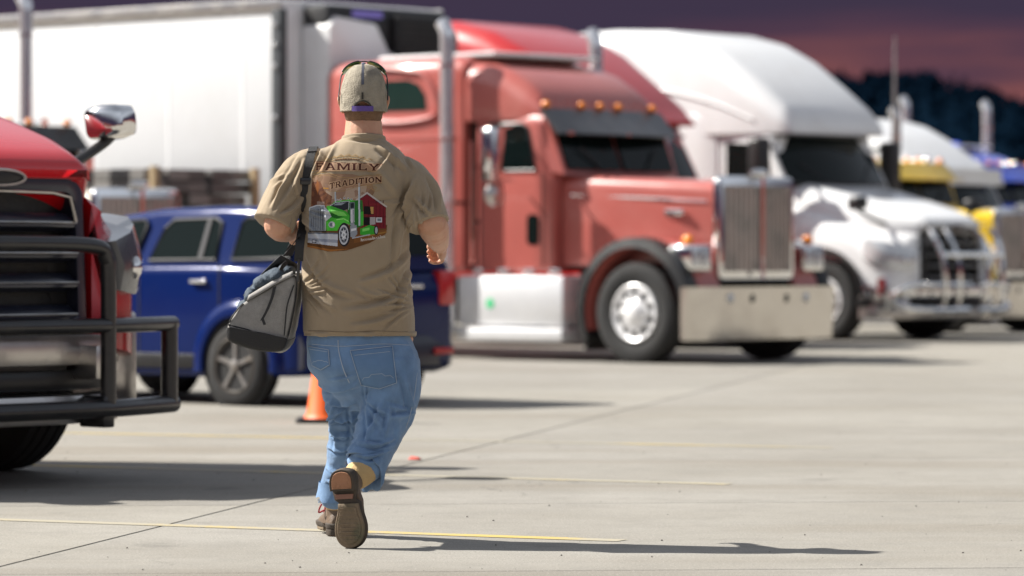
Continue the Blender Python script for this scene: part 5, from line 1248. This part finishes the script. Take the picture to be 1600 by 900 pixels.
# ears etc. are on the body; sunglasses sit on top of the cap
sg = empty('sunglasses', (MX, MY, 0)); tag(sg, 'dark wraparound sunglasses with green lenses resting on top of the cap', 'sunglasses')
lens = mat('green_mirror_lens', (.12, .22, .02), .08, .75, .5, 18, coat=1)
frm = mat('sunglass_frame', (.012, .012, .014), .35)
def sgp(t, h): 
    # band tilted back over the crown
    c = Vector((0, .035, 1.755)); u = Vector((1, 0, 0)); v = Vector((0, .45, .89)); n_ = Vector((0, -.89, .45))
    return c+u*math.cos(t)*(.088)+v*math.sin(t)*.074+n_*(h-.0)
for s in (-1, 1):
    mb = MB(); rows = []
    for k in range(13):
        t = R_(90-s*(8+62*k/12)); w_ = .020*math.sin(R_(25+150*k/12))**.5
        rows.append([sgp(t, h) for h in (-w_*1.3, -w_*.5, w_*.5, w_*.9)])
    mb.loft(rows, cap=False, closed=False); lo_ = mb.build('lens', lens, sg, sharp=80); q = lo_.modifiers.new('t', 'SOLIDIFY'); q.thickness = .003
    MB().tube(smooth_path([sgp(R_(90-s*70), 0), sgp(R_(90-s*86), .004), Vector((s*.091, .01, 1.725)), Vector((s*.0925, -.022, 1.695)), Vector((s*.0925, -.030, 1.675))], 5), .0028, 6).build('temple', frm, sg)
MB().tube([sgp(R_(90-t), .018*(1 if abs(t) > 10 else .6)) for t in range(-70, 71, 5)], .0026, 6).build('frame', frm, sg)

# ------------------------------------------------------------------ duffel bag on his left side
bag = empty('duffel_bag', (MX, MY, 0)); tag(bag, 'grey and black duffel bag hanging from the walking man\'s left shoulder', 'bag')
greyf = mat('heather_grey_canvas', (.30, .29, .275), .9, 0, .22, 70, bump=.5, bscale=320, dirt=(.20, .195, .185), dscale=9, damt=.4)
blackf = mat('black_nylon', (.012, .012, .013), .6, 0, .2, 20, bump=.4, bscale=260)
navyf = mat('slate_blue_cloth', (.045, .065, .09), .8, 0, .3, 12, bump=.5, bscale=120)
def bx(px): return (px-568)*.00241
def bz(py): return 1.086+(400-py)*.00241
# end profile (x,z), clockwise from upper left
prof = [(388, 470), (412, 456), (437, 441), (459, 431), (466, 437), (465, 462), (460, 492), (455, 515), (449, 536), (443, 545), (430, 548), (405, 546), (380, 539), (364, 532), (359, 525), (358, 512), (364, 497), (375, 482)]
prof = [(bx(a), bz(c)) for a, c in prof]
pcx = sum(p[0] for p in prof)/len(prof); pcz = sum(p[1] for p in prof)/len(prof)
rows = []
for y, k, sag in ((-.135, .90, 0), (-.130, .97, 0), (-.115, 1.0, 0), (-.03, 1.02, -.003), (.08, 1.03, -.008), (.19, 1.02, -.004), (.255, .99, 0), (.27, .95, 0), (.275, .88, 0)):
    row = []
    for i, (x, z) in enumerate(smooth_path([(a, c, 0) for a, c in prof], 3, True) and [(v.x, v.y) for v in smooth_path([(a, c, 0) for a, c in prof], 3, True)]):
        top = max(0, (z-pcz)/.12)
        row.append((pcx+(x-pcx)*k+.02*(y+.13), y, pcz+(z-pcz)*k+sag+.10*(y+.13)*(.5 if z > pcz else .1)))
    rows.append(row)
bgm = MB(); bgm.loft(rows); bme = bgm.mesh('bag_body', sharp=70)
bmx = bmesh.new(); bmx.from_mesh(bme); bmesh.ops.triangulate(bmx, faces=[f for f in bmx.faces if len(f.verts) > 4]); bmesh.ops.subdivide_edges(bmx, edges=bmx.edges, cuts=2, use_grid_fill=True)
for v in bmx.verts: v.co += v.normal*(.004*noise.noise(v.co*16)+.0025*noise.noise(Vector((v.co.x*40, v.co.y*15, v.co.z*25))))
bmx.to_mesh(bme); bmx.free(); bme.shade_smooth()
bo = link('bag_body', bme, greyf, bag)
# black reinforced bottom: the same profile cut below a sloping line, a few mm proud
def zline(x): return bz(508)-(x-bx(362))/(bx(450)-bx(362))*(bz(508)-bz(527))
low = [(v.x, v.y) for v in smooth_path([(a, c, 0) for a, c in prof], 3, True)]
lp = [p for p in low if p[1] < zline(p[0])]
i0 = next(i for i in range(len(low)) if low[i][1] < zline(low[i][0]) and low[i-1][1] >= zline(low[i-1][0]))
lp = []
for k in range(len(low)):
    p = low[(i0+k) % len(low)]
    if p[1] >= zline(p[0]): break
    lp.append(p)
ctr = (sum(p[0] for p in lp)/len(lp), sum(p[1] for p in lp)/len(lp))
mb = MB(); rows = []
for y, k in ((-.150, .90), (-.1475, .985), (-.140, 1.03), (-.03, 1.055), (.08, 1.06), (.19, 1.05), (.262, 1.03), (.283, .98), (.287, .88)):
    rows.append([(pcx+(x-pcx)*k+.02*(y+.13), y, pcz+(z-pcz)*k+.012*(y+.13)) for x, z in lp])
mb.loft(rows); mb.build('bag_base', blackf, bag, sharp=60)
# piping round the end panel, zip flap, webbing
MB().tube([(pcx+(x-pcx)*1.0, -.134, pcz+(z-pcz)*1.0) for x, z in low if z >= zline(x)-.01][::1], .0035, 6).build('piping', blackf, bag)
MB().tube(smooth_path([(bx(462), -.143, bz(445)), (bx(452), -.148, bz(475)), (bx(449), -.149, bz(500)), (bx(447), -.150, bz(524))], 5), .003, 6).build('zip_seam', blackf, bag)
wb = MB(); wb.ribbon(smooth_path([(bx(432), -.148, bz(448)), (bx(428), -.151, bz(465)), (bx(420), -.152, bz(485)), (bx(412), -.152, bz(500))], 4), (1, 0, .35), .013, .003); wo = wb.build('compression_strap', blackf, bag)
MB().ribbon([(bx(413), -.154, bz(497)), (bx(417), -.157, bz(507))], (1, 0, .3), .010, .003).build('strap_end', blackf, wo)
# opened top: dark lining, slate cloth bulging out
cb = MB()
for (px, py, y, r) in ((432, 432, -.06, (.045, .08, .030)), (412, 444, -.02, (.045, .10, .034)), (394, 462, -.03, (.034, .09, .034)), (380, 482, .02, (.026, .12, .034)), (446, 424, .03, (.036, .10, .030)), (425, 436, .10, (.05, .12, .038))):
    cb.ball((bx(px), y, bz(py)), r, 18, 12)
cme = remesh(cb, 'contents', .006, 3); disp(cme, lambda p, n: .007*noise.noise(Vector((p.x*30, p.y*14, p.z*34)))+.004*noise.noise(p*60)); link('bag_contents', cme, navyf, bag)
fl = MB(); fl.loft([smooth_path([(bx(388), -.142, bz(470)), (bx(412), -.146, bz(456)), (bx(437), -.146, bz(441)), (bx(460), -.142, bz(430))], 4), smooth_path([(bx(391), -.132, bz(461)), (bx(414), -.130, bz(447)), (bx(438), -.128, bz(433)), (bx(460), -.128, bz(423))], 4), smooth_path([(bx(396), -.10, bz(462)), (bx(418), -.09, bz(449)), (bx(440), -.09, bz(436)), (bx(459), -.10, bz(426))], 4)], cap=False, closed=False)
fo = fl.build('flap', greyf, bag, sharp=80); q = fo.modifiers.new('t', 'SOLIDIFY'); q.thickness = .004
f2 = MB(); f2.loft([smooth_path([(bx(378), .02, bz(462)), (bx(400), .0, bz(436)), (bx(420), -.01, bz(415)), (bx(438), .0, bz(398))], 4), smooth_path([(bx(396), .06, bz(456)), (bx(414), .05, bz(432)), (bx(432), .04, bz(412)), (bx(462), .05, bz(412))], 4), smooth_path([(bx(408), .12, bz(456)), (bx(424), .12, bz(436)), (bx(440), .11, bz(420)), (bx(466), .10, bz(424))], 4)], cap=False, closed=False)
fo = f2.build('lining_flap', mat('dark_grey_lining', (.05, .052, .055), .85, bump=.4, bscale=150), bag, sharp=80); q = fo.modifiers.new('t', 'SOLIDIFY'); q.thickness = .004
for (pa, pb_) in (((405, 452, -.10), (425, 440, -.06)), ((436, 436, -.13), (448, 410, -.02))):
    MB().ribbon(smooth_path([(bx(pa[0]), pa[2], bz(pa[1])), ((bx(pa[0])+bx(pb_[0]))/2, (pa[2]+pb_[2])/2-.02, (bz(pa[1])+bz(pb_[1]))/2+.012), (bx(pb_[0]), pb_[2], bz(pb_[1]))], 4), (.5, .2, -.8), .016, .003).build('carry_handle', blackf, bag)
# shoulder strap: up his back, over the shoulder, down the front to the bag's far end
pts = []
for px, py in ((470, 408), (472, 380), (475, 350), (478, 315), (481, 283), (485, 255), (488, 238)):
    x = jx(px); z = jz(py); h = on_back(bvh_s, x, z, .005); pts.append(h if h is not None and h.y < -.03 else Vector((x, -.13, z)))
pts[0].y = -.145; pts[1].y = min(pts[1].y, -.15)
hd = bvh_s.ray_cast(Vector((jx(489), -.06, 2)), Vector((0, 0, -1)))[0]; hd2 = bvh_s.ray_cast(Vector((jx(490), .0, 2)), Vector((0, 0, -1)))[0]; hd3 = bvh_s.ray_cast(Vector((jx(489), .06, 2)), Vector((0, 0, -1)))[0]
pts += [h+Vector((0, 0, .004)) for h in (hd, hd2, hd3)]
for z in (1.40, 1.30, 1.20):
    h = bvh_s.ray_cast(Vector((jx(484)-.02*(1.45-z), 1.5, z)), Vector((0, -1, 0)))[0]; pts.append(h+Vector((0, .006, 0)))
pts += [Vector((-.27, .19, 1.14)), Vector((bx(440)+.01, .20, bz(400)))]
MB().ribbon(smooth_path(pts, 5), (1, 0, .06), .034, .004).build('shoulder_strap', blackf, bag)
bp_ = on_back(bvh_s, jx(480.5), jz(284), .009)
MB().box((bp_.x-.022, bp_.y-.006, bp_.z-.013), (bp_.x+.022, bp_.y+.004, bp_.z+.013)).build('strap_buckle', blackgl, bag, bevel=.004)
MB().tube([(bx(468), -.142, bz(440)), (bx(469), -.146, bz(420)), (bx(470), -.147, bz(405))], .006, 8).build('strap_hook', blackgl, bag)
s2 = MB(); s2.ribbon(smooth_path([(bx(444), .0, bz(397)), (bx(457), -.06, bz(384)), (bx(470), -.145, bz(368))], 4), (.6, 0, .8), .014, .003); s2.build('adjuster_webbing', blackf, bag)
